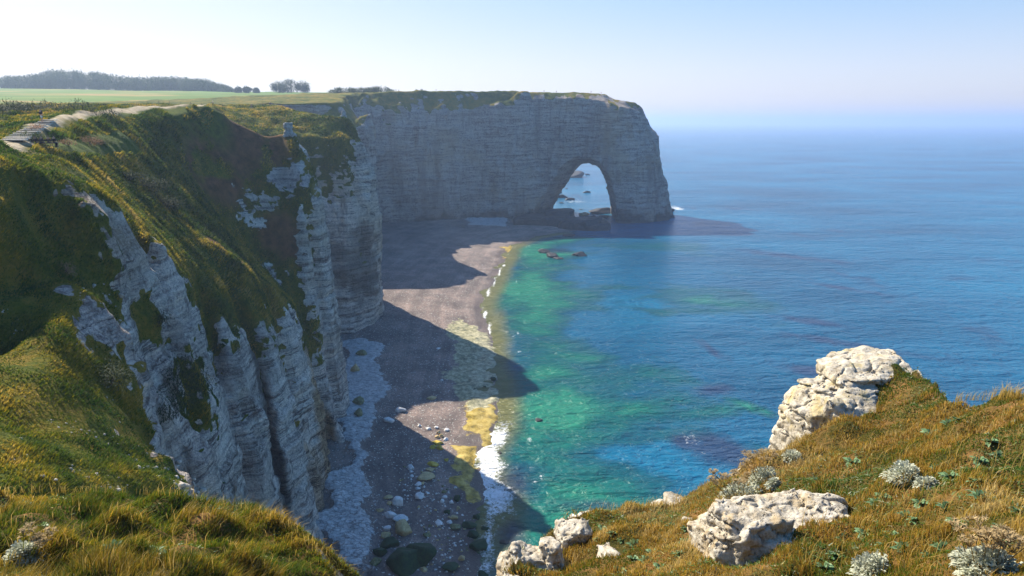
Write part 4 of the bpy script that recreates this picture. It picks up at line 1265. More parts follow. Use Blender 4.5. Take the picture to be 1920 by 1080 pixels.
rock_sdf("rock_outcrop", W(1075, 1036, Y=14.9), [((0, 0, .0), (.42, .45, 1.1), .2, .2, -.06), ((.2, .1, -.6), (.5, .45, .7), .2, 0, 0)],
         (1.0, .9, 1.6), rr * 0.7, M_OUT2, "narrow upright white chalk rib at the left end of the brown slope", 0.08, 3)
rock_sdf("rock_outcrop", W(1135, 1070, Y=13.6), [((0, 0, -.1), (.36, .45, .75), .18, .2, .1), ((.3, .1, -.2), (.35, .4, .6), .15, 0, 0)],
         (.9, .8, 1.2), rr * 0.7, M_OUT2, "rounded white chalk lump just right of the narrow chalk rib", 0.08, 4)
rock_sdf("rock_outcrop", W(1000, 1070, Y=13.7), [((0, 0, -.15), (.7, .5, .6), .2, .2, -.35), ((-.4, .1, -.5), (.5, .45, .7), .2, 0, 0), ((.4, .1, .25), (.28, .3, .4), .12, 0, 0)],
         (1.2, .9, 1.4), rr * 0.7, M_OUT2, "broken cream chalk at the lowest left tip of the brown slope", 0.1, 5)
rock_sdf("rock_outcrop", W(1262, 962, Y=16.6), [((-.25, 0, -.05), (.42, .4, .3), .1, .3, .2), ((.2, .1, .05), (.45, .4, .28), .1, -.2, -.1), ((.5, -.1, -.2), (.2, .28, .42), .08, 0, 0)],
         (1.1, .8, .8), rr * 0.7, M_OUT2, "low pile of pale chalk blocks on the crest left of the silvery plants", 0.07, 6)
rock_sdf("rock_outcrop", W(1312, 990, Y=14.4), [((-.15, 0, 0), (.34, .34, .2), .07, .5, .5), ((.2, .1, -.05), (.38, .34, .22), .08, .5, .5)],
         (.9, .8, .7), rr * 0.7, M_OUT2, "tilted small chalk slabs behind the knobbly cream outcrop", 0.05, 7)
bpy.data.objects['rock_outcrop'].scale = (1.12, 1.12, 1.12)
OUTC = [(W(1600, 785, Y=19.3), 1.2), (W(1465, 1050, Y=11.3), 1.15), (W(1048, 1030, Y=14.9), .5), (W(1098, 1062, Y=13.6), .4), (W(962, 1062, Y=13.7), .6), (W(1262, 962, Y=16.6), .5), (W(1312, 990, Y=14.4), .4)]

# ------------------------------------------------------------------ blades of grass
M_GRASS = make_leafy("grass_blades", True, trans=0.45)


def blades(name, P, nrm, length, width, lean, col_root, col_tip, mat, label=None, kind='stuff'):
    """one mesh of bent blades: 5 vertices each"""
    n = len(P)
    a = RNG.random(n) * 2 * np.pi
    side = np.stack([np.cos(a), np.sin(a), np.zeros(n)], -1)
    up = np.array([0, 0, 1.0]) * 0.75 + nrm * 0.25
    up /= np.linalg.norm(up, axis=1)[:, None]
    m = P + up * (length * 0.55)[:, None] + lean * (length * 0.22)[:, None]
    t = P + up * (length * 0.85)[:, None] + lean * (length * 0.75)[:, None]
    w = (side * width[:, None])
    v = np.stack([P - w, P + w, m - w * 0.75, m + w * 0.75, t], 1).reshape(-1, 3)
    b = np.arange(n) * 5
    q = np.stack([b, b + 1, b + 3, b + 2], -1); tr = np.stack([b + 2, b + 3, b + 4], -1)
    c = np.stack([col_root, col_root, (col_root + col_tip) / 2, (col_root + col_tip) / 2, col_tip], 1).reshape(-1, 3)
    o = mesh_np(name, v, quads=q, tris=tr, mat=mat, attrs={'tint': c}, smooth=False)
    if label: tag(o, label)
    if kind: o['kind'] = kind
    return o


def in_frame(p, m=40):
    x, y = px_of(p)
    return (x > -m) & (x < 1920 + m) & (y > -m) & (y < 1080 + m * 2)


NB = 760000 if QUAL else 60000
X0 = RNG.uniform(-15, 16, NB * 2); Y0 = RNG.uniform(4, 24, NB * 2)
Z0 = F(X0, Y0)
p0 = np.stack([X0, Y0, Z0], -1)
ok = in_frame(p0, 420) & (F.samp(gent.astype(np.float32), X0, Y0) > 0.12)
ok &= ~((X0 > -3.2) & (X0 < -0.6) & (Z0 < 58.5))
for c, r in OUTC:
    ok &= ~(np.linalg.norm(p0 - c, axis=1) < r * 0.75)
# bare ground
bare = N3.f2(X0 / 0.8, Y0 / 0.8, 3) > 0.62
ok &= ~(bare & (RNG.random(NB * 2) < 0.8))
p0 = p0[ok]
dist = np.linalg.norm(p0 - CAM, axis=1)
keep = RNG.random(len(p0)) < np.clip((11.0 / dist) ** 1.2, 0.2, 1)
p0 = p0[keep][:NB]
dist = np.linalg.norm(p0 - CAM, axis=1)
nx = -F.samp(fgx.astype(np.float32), p0[:, 0], p0[:, 1]); ny = -F.samp(fgy.astype(np.float32), p0[:, 0], p0[:, 1])
nr = np.stack([nx, ny, np.ones(len(p0))], -1); nr /= np.linalg.norm(nr, axis=1)[:, None]
lkb = sstep(-0.5, -2.0, p0[:, 0])
cl = N1.f2(p0[:, 0] / 1.1, p0[:, 1] / 0.8, 3); cl2 = N2.f2(p0[:, 0] / 0.35, p0[:, 1] / 0.35, 2); cl3 = N3.f2(p0[:, 0] / 4, p0[:, 1] / 4, 3)
ln = (0.045 + 0.125 * RNG.random(len(p0)) ** 2.2) * (0.8 + 0.5 * cl + 0.7 * cl2) * (1 + 0.65 * lkb)
ln = np.clip(ln, 0.035, 0.4)
an = 0.5 + 2.2 * N2.f2(p0[:, 0] / 2.2, p0[:, 1] / 2.2, 2) + RNG.normal(0, 0.55 + 0.9 * (1 - lkb), len(p0))
le = np.stack([np.cos(an), np.sin(an), np.zeros(len(p0))], -1) * (0.2 + 1.0 * RNG.random(len(p0)))[:, None] * (0.7 + 0.45 * lkb)[:, None]
GREEN, OLIVE, GOLD, RUST, STRAW = np.array([.075, .150, .012]), np.array([.19, .20, .014]), np.array([.50, .33, .035]), np.array([.42, .195, .055]), np.array([.66, .49, .19])
k = cl * 0.5 + cl3 * 0.55 + cl2 * 0.25 + RNG.normal(0, 0.26, len(p0)) + 0.22 * (1 - lkb)
def pal(k, stops):
    xs = [s[0] for s in stops]
    return np.stack([np.interp(k, xs, [s[1][i] for s in stops]) for i in range(3)], -1)
ctl = pal(k, [(-0.45, GREEN), (0.12, OLIVE), (0.4, GOLD * 0.8), (0.7, GOLD), (1.0, STRAW)])
ctr = pal(k, [(-0.35, GREEN), (0.02, OLIVE), (0.2, GOLD * .6 + RUST * .3), (0.42, RUST * .6 + GOLD * .5), (0.65, GOLD * 1.1), (0.95, STRAW * 1.1)])
ct = ctl * lkb[:, None] + ctr * (1 - lkb)[:, None]
ct *= RNG.uniform(0.6, 1.35, len(p0))[:, None]
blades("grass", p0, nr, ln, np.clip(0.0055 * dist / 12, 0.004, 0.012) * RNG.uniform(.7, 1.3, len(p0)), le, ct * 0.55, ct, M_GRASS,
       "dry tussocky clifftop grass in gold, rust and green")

NH = 52000 if QUAL else 3000
hx = RNG.uniform(-13, 15, NH * 3); hy = RNG.uniform(5, 22, NH * 3)
hp_ = np.stack([hx, hy, F(hx, hy)], -1)
hm_ = in_frame(hp_) & (F.samp(gent.astype(np.float32), hx, hy) > 0.6) & ~((hx > -3.2) & (hx < -0.6) & (hp_[:, 2] < 58.5))
hm_ &= (N2.f2(hx / 1.6, hy / 1.6, 3) + RNG.normal(0, .25, NH * 3) + np.where(hx < -0.8, -.25, 0.1)) > 0.1
for c, r in OUTC:
    hm_ &= ~(np.linalg.norm(hp_ - c, axis=1) < r * 0.8)
hp_ = hp_[hm_][:NH]
nh = len(hp_)


# taller seed stalks along the skyline
st_px = np.concatenate([np.stack([RNG.uniform(1790, 1920, 220), np.full(220, 748.0)], -1), np.stack([RNG.uniform(1040, 1480, 160), np.full(160, 0.0)], -1), np.stack([RNG.uniform(0, 640, 260), np.full(260, 0.0)], -1),
                        np.stack([RNG.uniform(1500, 1920, 420), RNG.uniform(800, 1080, 420)], -1), np.stack([RNG.uniform(0, 600, 200), RNG.uniform(960, 1080, 200)], -1)])
rx = np.array([935, 985, 1040, 1110, 1180, 1290, 1350, 1440, 1490]); ry = np.array([1082, 1020, 974, 957, 948, 932, 907, 864, 838])
lx = np.array([0, 230, 400, 500, 560, 620, 652]); ly = np.array([915, 915, 933, 966, 1002, 1052, 1084])
pts = []
for x, y in st_px:
    if y == 0.0: y = (np.interp(x, rx, ry) if x > 900 else np.interp(x, lx, ly)) + 6
    pts.append(hit(x, y + 3))
pts = np.array(pts); n = len(pts)
blades("seed_stalks", pts, np.tile([0, 0, 1.0], (n, 1)), RNG.uniform(.25, .55, n), np.full(n, 0.005), np.stack([RNG.normal(.25, .35, n), RNG.normal(0, .3, n), np.zeros(n)], -1),
       np.tile(GOLD * .7, (n, 1)), np.tile(STRAW * 1.1, (n, 1)), M_GRASS, "thin straw coloured seed stalks among the grass")

# ------------------------------------------------------------------ clifftop plants
HERBS = True
M_SILV = make_leafy("silver_leaf", False, (0.50, 0.52, 0.40), 0.25, 0.8)
M_CABB = make_leafy("cabbage_leaf", False, (0.17, 0.28, 0.13), 0.3, 0.4)
M_UMB = make_leafy("dry_umbel", False, (0.44, 0.33, 0.17), 0.3, 0.9)
M_STEM = make_leafy("dry_stem", False, (0.30, 0.22, 0.09), 0.15, 0.8)
M_YST = make_leafy("yellow_stem", False, (0.38, 0.40, 0.06), 0.3, 0.7)


def leaf_cards(base, dirs, length, width, droop, curl=0.25, seg=3):
    """strap leaves as folded strips, n leaves x seg quads (two-sided fold down the middle)"""
    n = len(base)
    d = dirs / np.linalg.norm(dirs, axis=1)[:, None]
    s = np.cross(d, np.array([0, 0, 1.0])); s /= np.maximum(np.linalg.norm(s, axis=1), 1e-6)[:, None]
    V_, Q_ = [], []
    ts = np.linspace(0, 1, seg + 1)
    prof = np.sin(np.pi * np.clip(ts * 0.86 + 0.12, 0, 1)) ** 0.8
    for i, t in enumerate(ts):
        c = base + d * (length * t)[:, None] + np.array([0, 0, -1.0]) * (droop * length * t * t)[:, None]
        w = s * (width * prof[i] * 0.5)[:, None]
        up = np.array([0, 0, 1.0]) * (width * prof[i] * curl)[:, None]
        V_ += [c - w + up, c, c + w + up]
    v = np.stack(V_, 1)                              # n, (seg+1)*3, 3
    k = (seg + 1) * 3
    b = (np.arange(n) * k)[:, None]
    q = []
    for i in range(seg):
        q += [b + np.array([i * 3, i * 3 + 1, i * 3 + 4, i * 3 + 3]), b + np.array([i * 3 + 1, i * 3 + 2, i * 3 + 5, i * 3 + 4])]
    return v.reshape(-1, 3), np.concatenate(q)


dh = RNG.normal(0, 1, (nh, 3)); dh[:, 2] = np.abs(dh[:, 2]) * .5 + .25
lh = RNG.uniform(.035, .11, nh)
vh, qh = leaf_cards(hp_ + np.array([0, 0, .03]), dh, lh, lh * RNG.uniform(.35, .7, nh), RNG.uniform(.1, .6, nh), .15, 1)
th_ = pal(RNG.random(nh), [(0, np.array([.05, .12, .02])), (.5, np.array([.10, .19, .03])), (.8, np.array([.20, .27, .10])), (.93, np.array([.42, .46, .33])), (1, np.array([.6, .5, .15]))])
herbs = mesh_np("ground_cover", vh, quads=qh, mat=M_GRASS, attrs={'tint': np.repeat(th_, len(vh) // nh, 0)}, smooth=False)
tag(herbs, "small green and silvery herb leaves mixed into the turf", kind='stuff')


def tube(pts, r0, r1, k=5):
    pts = np.asarray(pts, float); n = len(pts)
    V_ = []
    for i, p in enumerate(pts):
        d = pts[min(i + 1, n - 1)] - pts[max(i - 1, 0)]; d /= np.linalg.norm(d) + 1e-9
        a = np.cross(d, [0.31, 0.9, 0.2]); a /= np.linalg.norm(a) + 1e-9; b = np.cross(d, a)
        r = r0 + (r1 - r0) * i / (n - 1)
        for j in range(k):
            t = 2 * np.pi * j / k
            V_.append(p + (a * math.cos(t) + b * math.sin(t)) * r)
    Q_ = [[i * k + j, i * k + (j + 1) % k, (i + 1) * k + (j + 1) % k, (i + 1) * k + j] for i in range(n - 1) for j in range(k)]
    return np.array(V_), np.array(Q_)


def join(parts):
    vs_, qs_, o = [], [], 0
    for v, q in parts:
        vs_.append(v); qs_.append(q + o); o += len(v)
    return np.concatenate(vs_), np.concatenate(qs_)


def silver_mound(rx, ry, h, n, seed):
    r = np.random.default_rng(seed)
    th = r.random(n) * 2 * np.pi; ph = np.arccos(1 - r.random(n) * 0.95)
    d = np.stack([np.sin(ph) * np.cos(th), np.sin(ph) * np.sin(th), np.cos(ph)], -1)
    rad = (0.55 + 0.45 * r.random(n)) * (1 + 0.22 * N1.v3(d[:, 0] * 2 + seed, d[:, 1] * 2, d[:, 2] * 2))
    b = d * np.array([rx, ry, h]) * rad[:, None]
    dd = d + r.normal(0, 0.45, (n, 3)) + np.array([0, 0, 0.35])
    L_ = r.uniform(0.035, 0.085, n)
    return leaf_cards(b, dd, L_, L_ * 0.5, r.uniform(0.1, 0.6, n), 0.2, 2)


def umbel_head(stems, seed):
    """dry branched stalks, and one domed flower head for each; stems: list of (top xyz, radius)"""
    r = np.random.default_rng(seed)
    sp_, heads = [], []
    for (x, y, z), rad in stems:
        base = np.array([x * 0.25, y * 0.25, 0.0])
        top = np.array([x, y, z])
        mid = (base + top) / 2 + r.normal(0, 0.03, 3)
        sp_.append(tube([base, mid, top], 0.008, 0.005))
        hp = []
        for j in range(12):
            a = r.random() * 2 * np.pi; q = math.sqrt(r.random()) * rad
            e = top + np.array([math.cos(a) * q, math.sin(a) * q, 0.06 - 0.4 * q * q / max(rad, .01) + r.normal(0, .01)])
            hp.append(tube([top - np.array([0, 0, 0.05]), e], 0.004, 0.003, 4))
            m = 9
            d = r.normal(0, 1, (m, 3)); d[:, 2] = np.abs(d[:, 2]) * .6
            hp.append(leaf_cards(np.tile(e, (m, 1)), d, np.full(m, 0.045), np.full(m, 0.035), np.full(m, 0.1), 0.1, 1))
        heads.append(join(hp))
    return join(sp_), heads


def silver_plant(px, py, wpx, hpx, label, seed, umb=None, stemmat=None, dens=1.0):
    c = hit(px, py + hpx * 0.35); s = sizeat(c)
    t = empty("silver_plant", c)
    v, q = silver_mound(wpx * s / 2, wpx * s / 2 * 0.8, hpx * s * 0.8, int(1500 * dens), seed)
    mesh_np("foliage", v, quads=q, mat=M_SILV, parent=t, smooth=False)
    if umb:
        (sv, sq), heads = umbel_head(umb, seed)
        mesh_np("stems", sv, quads=sq, mat=stemmat or M_STEM, parent=t)
        for hv_, hq in heads:
            mesh_np("flower_head", hv_, quads=hq, mat=M_UMB, parent=t, smooth=False)
    tag(t, label, "plant", "silvery plants on the clifftop slope")
    return t


def rnd_umb(n, w, h, seed, dx=0.0):
    r = np.random.default_rng(seed)
    return [((dx + r.uniform(-w, w), r.uniform(-w, w) * .6, h * r.uniform(.7, 1.1)), r.uniform(.09, .16)) for _ in range(n)]


silver_plant(1390, 925, 86, 52, "grey-green silvery plant on the crest below a brown dried flower head, beside the sea", 21, rnd_umb(14, .5, .72, 1, -.3))
silver_plant(1432, 893, 56, 36, "silvery plant with the tallest brown dried flower cluster on the crest", 22, rnd_umb(14, .5, .75, 2, -.2))
silver_plant(1452, 906, 30, 20, "small white-leaved tuft just right of the crest plants", 23, dens=.5)
silver_plant(1486, 855, 42, 28, "white-leaved plant at the foot of the lichen covered crag", 24, dens=.6)
silver_plant(1694, 886, 70, 48, "bright silver bush in the middle of the brown slope", 25)
silver_plant(1738, 906, 42, 22, "low silver tuft touching the bright silver bush on its right", 26, dens=.6)
silver_plant(1636, 1062, 76, 56, "pale silver bush at the bottom edge right of the cream outcrop", 27)
silver_plant(1846, 1056, 110, 62, "largest silver bush, with brown seed heads, in the bottom right corner", 28, rnd_umb(12, .3, .48, 5, .02), dens=1.3)
silver_plant(46, 1036, 66, 40, "blue-grey silvery plant with a yellow-green flowering stem on the left knoll", 29, rnd_umb(7, .18, .50, 6, .28), M_YST)

cab = []
for seed in (41, 42, 43):
    r = np.random.default_rng(seed); n = 17
    th = r.random(n) * 2 * np.pi; el = r.uniform(0.15, 1.1, n)
    d = np.stack([np.cos(th) * np.cos(el), np.sin(th) * np.cos(el), np.sin(el)], -1)
    v, q = leaf_cards(np.zeros((n, 3)) + d * 0.02, d, r.uniform(.10, .20, n), r.uniform(.055, .10, n), r.uniform(.2, .7, n), 0.15, 3)
    me = bpy.data.meshes.new("broad_leaf_plant"); cab.append((v, q))
ros = [(1600, 865, 1.5), (1525, 900, 1), (1514, 862, .8), (1657, 930, 1), (1639, 942, .9), (1561, 965, 1.2), (1727, 942, 1), (1696, 965, .9), (1714, 975, 1.1), (1623, 999, 1.1), (1691, 1029, 1), (1740, 1043, 1), (1673, 1001, .9), (1764, 1027, 1),
       (1831, 905, 1.5), (1837, 861, 1), (1869, 853, 1), (1904, 958, 1), (1782, 892, 1.2), (1753, 876, .8), (1652, 1022, .9), (1750, 812, 1.5), (1775, 793, 1.1), (1792, 787, 1.3), (1858, 826, .9), (1833, 930, 1), (1147, 999, 1.1), (1131, 988, .9),
       (1188, 1020, 1.2), (1165, 1012, 1), (1225, 1035, 1.2), (1210, 1050, 1), (1274, 1038, 1.1), (1165, 1069, 1.1), (1258, 986, 1), (1284, 990, 1), (1188, 1046, 1), (1282, 1017, 1), (1120, 1010, .9), (1240, 1062, 1), (1580, 1010, 1), (1560, 1040, 1), (1545, 1062, 1.1),
       (1600, 780, .8), (1872, 990, 1), (1800, 980, 1), (1770, 950, 1), (1885, 900, 1), (1905, 1020, 1), (1560, 925, .9), (1488, 930, .9)]
rosl = [(295, 1033, 1.3, "dark green leafy rosette on the left knoll in the grass hollow"), (213, 1025, 1.1, "dark green leafy rosette nearest the blue-grey plant on the left knoll"), (520, 1003, 1.0, "small leafy rosette near the right edge of the left knoll"), (82, 984, .9, "small bluish rosette above the blue-grey plant on the left knoll")]
cabme = []
for i, (v, q) in enumerate(cab):
    o = mesh_np("broad_leaf_plant", v, quads=q, mat=M_CABB, smooth=False)
    cabme.append(o)
for i, it in enumerate(ros + rosl):
    px, py, sc = it[:3]
    o = cabme[i] if i < 3 else cabme[i % 3].copy()
    if i >= 3: COL.objects.link(o)
    o.location = hit(px, py + 3); o.scale = (sc * 0.95,) * 3; o.rotation_euler = (0.2 * math.sin(i), -0.35, i * 2.1)
    if px < 900:
        tag(o, it[3], "plant")
    else:
        tag(o, "small green broad-leaved plant growing in the brown grass of the right slope", "plant", "broad-leaved plants on the right slope")
# ------------------------------------------------------------------ turf tufts on the nearer slopes (real blades, wind-bent)
def face_samples(v, q, w, n):
    a = np.linalg.norm(np.cross(v[q[:, 2]] - v[q[:, 0]], v[q[:, 3]] - v[q[:, 1]]), axis=1) * 0.5 * w
    c = np.cumsum(a); k = np.searchsorted(c, RNG.random(n) * c[-1])
    r, s = RNG.random((n, 1)), RNG.random((n, 1))
    p = v[q[k]]
    return (p[:, 0] * (1 - r) + p[:, 1] * r) * (1 - s) + (p[:, 3] * (1 - r) + p[:, 2] * r) * s, k


fc = vA[qA].mean(1)
wf = gA[qA].mean(1)
wf = np.where(wf > 0.75, 1.0, 0.0) * (1 / np.maximum(np.linalg.norm(fc - CAM, axis=1), 30) ** 1.4) * in_frame(fc)
wf *= (fc[:, 1] < 250)
nT = 240000 if QUAL else 20000
tp, tk = face_samples(vA, qA, wf, nT)
tn = nA[qA[tk][:, 0]]
sl = np.minimum(dist_poly(tp[:, 0], tp[:, 1], PATH) - 1.6, dist_poly(tp[:, 0], tp[:, 1], LAWN) - 1.4)
m = sl > 0
m &= ~(sA[qA[tk][:, 0]] > 0.5)
tp, tn = tp[m], tn[m]
td = np.linalg.norm(tp - CAM, axis=1)
kk = N1.f2(tp[:, 0] / 6, tp[:, 1] / 6, 3) * 0.6 + N2.f3(tp[:, 0] / 1.7, tp[:, 1] / 1.7, tp[:, 2] / 1.7, 2) * 0.5 + RNG.normal(0, .2, len(tp)) - .06
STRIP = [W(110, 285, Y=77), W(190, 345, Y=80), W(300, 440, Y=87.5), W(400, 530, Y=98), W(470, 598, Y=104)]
kk += 0.42 * np.maximum(sstep(3.2, .8, dist_poly(tp[:, 0], tp[:, 1], L2)), np.maximum(sstep(2.8, .6, dist_poly(tp[:, 0], tp[:, 1], STRIP)), sstep(2.4, .5, dist_poly(tp[:, 0], tp[:, 1], [W(400, 518, Y=102), W(495, 585, Y=110.5)]))))  # dry straw gold on crests and strip, with sunlight painted into it
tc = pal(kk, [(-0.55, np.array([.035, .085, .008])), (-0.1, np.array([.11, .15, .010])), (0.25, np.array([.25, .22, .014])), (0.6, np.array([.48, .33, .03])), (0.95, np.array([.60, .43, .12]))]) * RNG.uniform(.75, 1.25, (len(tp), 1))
ta = 0.4 + RNG.normal(0, 0.8, len(tp))
lent = np.clip((0.22 + 0.22 * N3.f2(tp[:, 0] / 2, tp[:, 1] / 2, 2) + RNG.random(len(tp)) * 0.2) * np.clip(td / 90, .6, 1.3), 0.08, 0.7)
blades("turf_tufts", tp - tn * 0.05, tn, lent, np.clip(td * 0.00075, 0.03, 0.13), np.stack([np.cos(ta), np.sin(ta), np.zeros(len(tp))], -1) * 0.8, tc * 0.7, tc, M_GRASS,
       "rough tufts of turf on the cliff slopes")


def rayhit(px, py, t0=20, t1=320):
    u, v = (px - 960.0) / FPX, (540.0 - py) / FPX
    d = np.array([u, cp + v * sp, -sp + v * cp])
    t = np.linspace(t0, t1, 6000)
    p = CAM + d * t[:, None]
    b = p[:, 2] < R(p[:, 0], p[:, 1])
    return p[int(np.argmax(b))] if b.any() else p[-1]


# ------------------------------------------------------------------ bushes and scrub
M_BUSHD = make_leafy("gorse_leaf", False, (0.028, 0.045, 0.016), 0.2, 0.8)
M_BUSHG = make_leafy("green_leaf", False, (0.055, 0.085, 0.018), 0.25, 0.8)
M_BUSHP = make_leafy("dry_bush_leaf", False, (0.34, 0.20, 0.11), 0.25, 0.9)
M_BARK = make_plain("bark", (0.07, 0.055, 0.042), 0.95)


def leaf_cloud(c, rad, n, size, seed, flat=0.0, hollow=0.45):
    """small leaf cards spread through clumpy ellipsoids"""
    r = np.random.default_rng(seed)
    d = r.normal(0, 1, (n, 3)); d /= np.linalg.norm(d, axis=1)[:, None]
    lump = 1 + 0.30 * N1.f3(d[:, 0] * 2.2 + seed, d[:, 1] * 2.2, d[:, 2] * 2.2, 2)
    p = np.array(c) + d * np.array(rad) * ((hollow + (1 - hollow) * r.random(n)) * lump)[:, None]
    nn = r.normal(0, 1, (n, 3)) + d * 0.6
    return leaf_cards(p, nn, size * r.uniform(.6, 1.4, n), size * r.uniform(.5, .9, n), np.full(n, .2), 0.12, 1)


def bush(name, p, rad, n, size, mat, label, seed, group=None, cat="bush"):
    t = empty(name, p)
    parts_ = [leaf_cloud((0, 0, rad[2] * .45), rad, n, size, seed)]
    r = np.random.default_rng(seed)
    for j in range(4):
        o = r.normal(0, .45, 3) * np.array(rad); o[2] = abs(o[2]) * .4
        parts_.append(leaf_cloud(o + np.array([0, 0, rad[2] * .3]), np.array(rad) * .55, n // 4, size, seed + j + 1))
    v, q = join(parts_)
    mesh_np("foliage", v, quads=q, mat=mat, parent=t, smooth=False)
    st = [tube([(0, 0, -.3), (r.normal(0, .2) * rad[0], r.normal(0, .2) * rad[1], rad[2] * .5)], .06, .03) for _ in range(4)]
    v, q = join(st)
    mesh_np("stems", v, quads=q, mat=M_BARK, parent=t)
    tag(t, label, cat, group)
    return t


bush("gorse_bush", rayhit(272, 355), (4.2, 3.0, 1.6), 1500, .34, M_BUSHD, "large dark grey-green gorse bush in the hollow of the sunlit slope", 51)
bush("gorse_bush", rayhit(310, 388), (3.6, 2.6, 1.4), 1100, .32, M_BUSHD, "dark gorse bush just below and right of the largest one", 52)
bush("gorse_bush", rayhit(240, 335), (2.0, 1.6, .9), 500, .28, M_BUSHD, "small dark gorse bush at the upper left of the largest one", 53)
bush("cliff_bush", rayhit(335, 735), (3.4, 2.4, 2.6), 1300, .28, M_BUSHD, "dark ivy-like bush hanging halfway down the chalk face", 54)
bush("cliff_bush", rayhit(300, 770), (2.4, 2.0, 1.8), 700, .26, M_BUSHD, "dark bush on the chalk face, lower left of the big hanging one", 55)
bush("cliff_bush", rayhit(290, 606), (1.7, 1.3, .9), 420, .22, M_BUSHD, "small dark green bush on a ledge of the chalk rib", 56)
bush("cliff_bush", rayhit(405, 654), (1.6, 1.2, .9), 360, .24, M_BUSHG, "small green bush on top of the chalk wall near the end of the ridge", 57)
bush("cliff_bush", rayhit(125, 512), (1.0, .8, .7), 260, .16, M_BUSHP, "dry reddish bush at the tip of the nearest spur", 58)
bush("cliff_bush", rayhit(205, 720), (2.2, 1.6, 1.2), 600, .2, M_BUSHD, "dark bush in the shaded hollow under the nearest spur", 59)
bush("dry_bush", rayhit(168, 270), (1.5, 1.2, .9), 320, .24, M_BUSHP, "pinkish dry bush beside the small lawn", 60)
bush("dry_bush", rayhit(127, 271), (.9, .8, .6), 180, .2, M_BUSHP, "tiny pale dry bush between the bench and the pinkish one", 61)
bush("green_bush", rayhit(195, 268), (2.0, 1.5, .8), 420, .28, M_BUSHG, "dark green bush at the right edge of the small lawn", 62)
bush("green_bush", rayhit(58, 262), (1.3, 1.1, .8), 300, .24, M_BUSHG, "rounded green bush between the steps and the bench", 63)
bush("green_bush", rayhit(68, 246), (1.0, .9, .8), 220, .22, M_BUSHP, "pale dry bush against the right side of the steps", 64)

# clifftop scrub band beyond the hiker
pp = []
r = np.random.default_rng(70)
for i in range(95):
    px = r.uniform(-60, 205); Yd = r.uniform(118, 165)
    x = (px - 960) / FPX * Yd / 1.03
    z = float(R(x, Yd))
    hgt = 1.5 * (0.6 + 0.4 * r.random()) * (0.35 + 0.65 * sstep(215, 140, px))
    pp.append(leaf_cloud((x, Yd, z + hgt * .5), (2.4, 2.4, hgt), 170, .42, 100 + i))
v, q = join(pp)
sc = mesh_np("scrub", v, quads=q, mat=M_BUSHD, smooth=False)
tag(sc, "dense low band of dark scrub beyond the steps", kind='stuff')

# ------------------------------------------------------------------ trees far inland
M_TREE = make_leafy("tree_leaf", False, (0.040, 0.075, 0.022), 0.25, 0.85)


def gz_at(x, y):
    return float(field_z(np.array([x]), np.array([y]))[0])


pp = []
r = np.random.default_rng(80)
tx = np.array([-80, 0, 40, 75, 88, 130, 180, 250, 290, 340, 385, 420, 434]); ty = np.array([141, 141, 140, 135, 128, 129, 131, 143, 141, 142, 147, 158, 168])
for i in range(330):
    px = r.uniform(-80, 432); Yd = r.uniform(880, 960)
    x = (px - 960) / FPX * Yd / 1.045
    z = gz_at(x, Yd)
    top = W(px, np.interp(px, tx, ty) + r.uniform(0, 2.5), Y=Yd)[2]
    h = max(top - z, 3.0) * r.uniform(.9, 1.0)
    w = r.uniform(5, 8)
    pp.append(leaf_cloud((x, Yd, z + h * .55), (w, w, h * .45), 190, 2.4, 200 + i, hollow=.6))
    pp.append(leaf_cloud((x, Yd - 3, z + h * .25), (w, w, h * .28), 110, 2.4, 900 + i, hollow=.5))
v, q = join(pp)
wood = mesh_np("treeline", v, quads=q, mat=M_TREE, smooth=False)
tag(wood, "long dark wood along the horizon at the left", kind='stuff')


def tree(px, Yd, top, wpx, label, seed, group=None, name="tree"):
    x = (px - 960) / FPX * Yd / 1.043
    z = gz_at(x, Yd); s = Yd / 1.043 / FPX
    zt = W(px, top, Y=Yd)[2]; h = zt - z; w = wpx * s / 2
    t = empty(name, (x, Yd, z))
    r = np.random.default_rng(seed)
    v, q = tube([(0, 0, -1), (w * .05, 0, h * .3), (0, 0, h * .7)], max(.35, h * .03), .15, 7)
    br = [(v, q)]
    for j in range(5):
        a = r.random() * 6.28
        br.append(tube([(0, 0, h * (.25 + .07 * j)), (math.cos(a) * w * .7, math.sin(a) * w * .7, h * (.5 + .08 * j))], .2, .08))
    v, q = join(br)
    mesh_np("trunk", v, quads=q, mat=M_BARK, parent=t)
    pr = [leaf_cloud((0, 0, h * .5), (w * .85, w * .85, h * .5), 900, 1.5, seed, hollow=.55)]
    for j in range(9):
        a = r.random() * 6.28; k = r.uniform(.3, .75)
        pr.append(leaf_cloud((math.cos(a) * w * k, math.sin(a) * w * k, h * r.uniform(.18, .78)), (w * .45, w * .45, h * .22), 260, 1.4, seed + j + 1, hollow=.4))
    v, q = join(pr)
    mesh_np("crown", v, quads=q, mat=M_TREE, parent=t, smooth=False)
    tag(t, label, "tree", group)
    return t


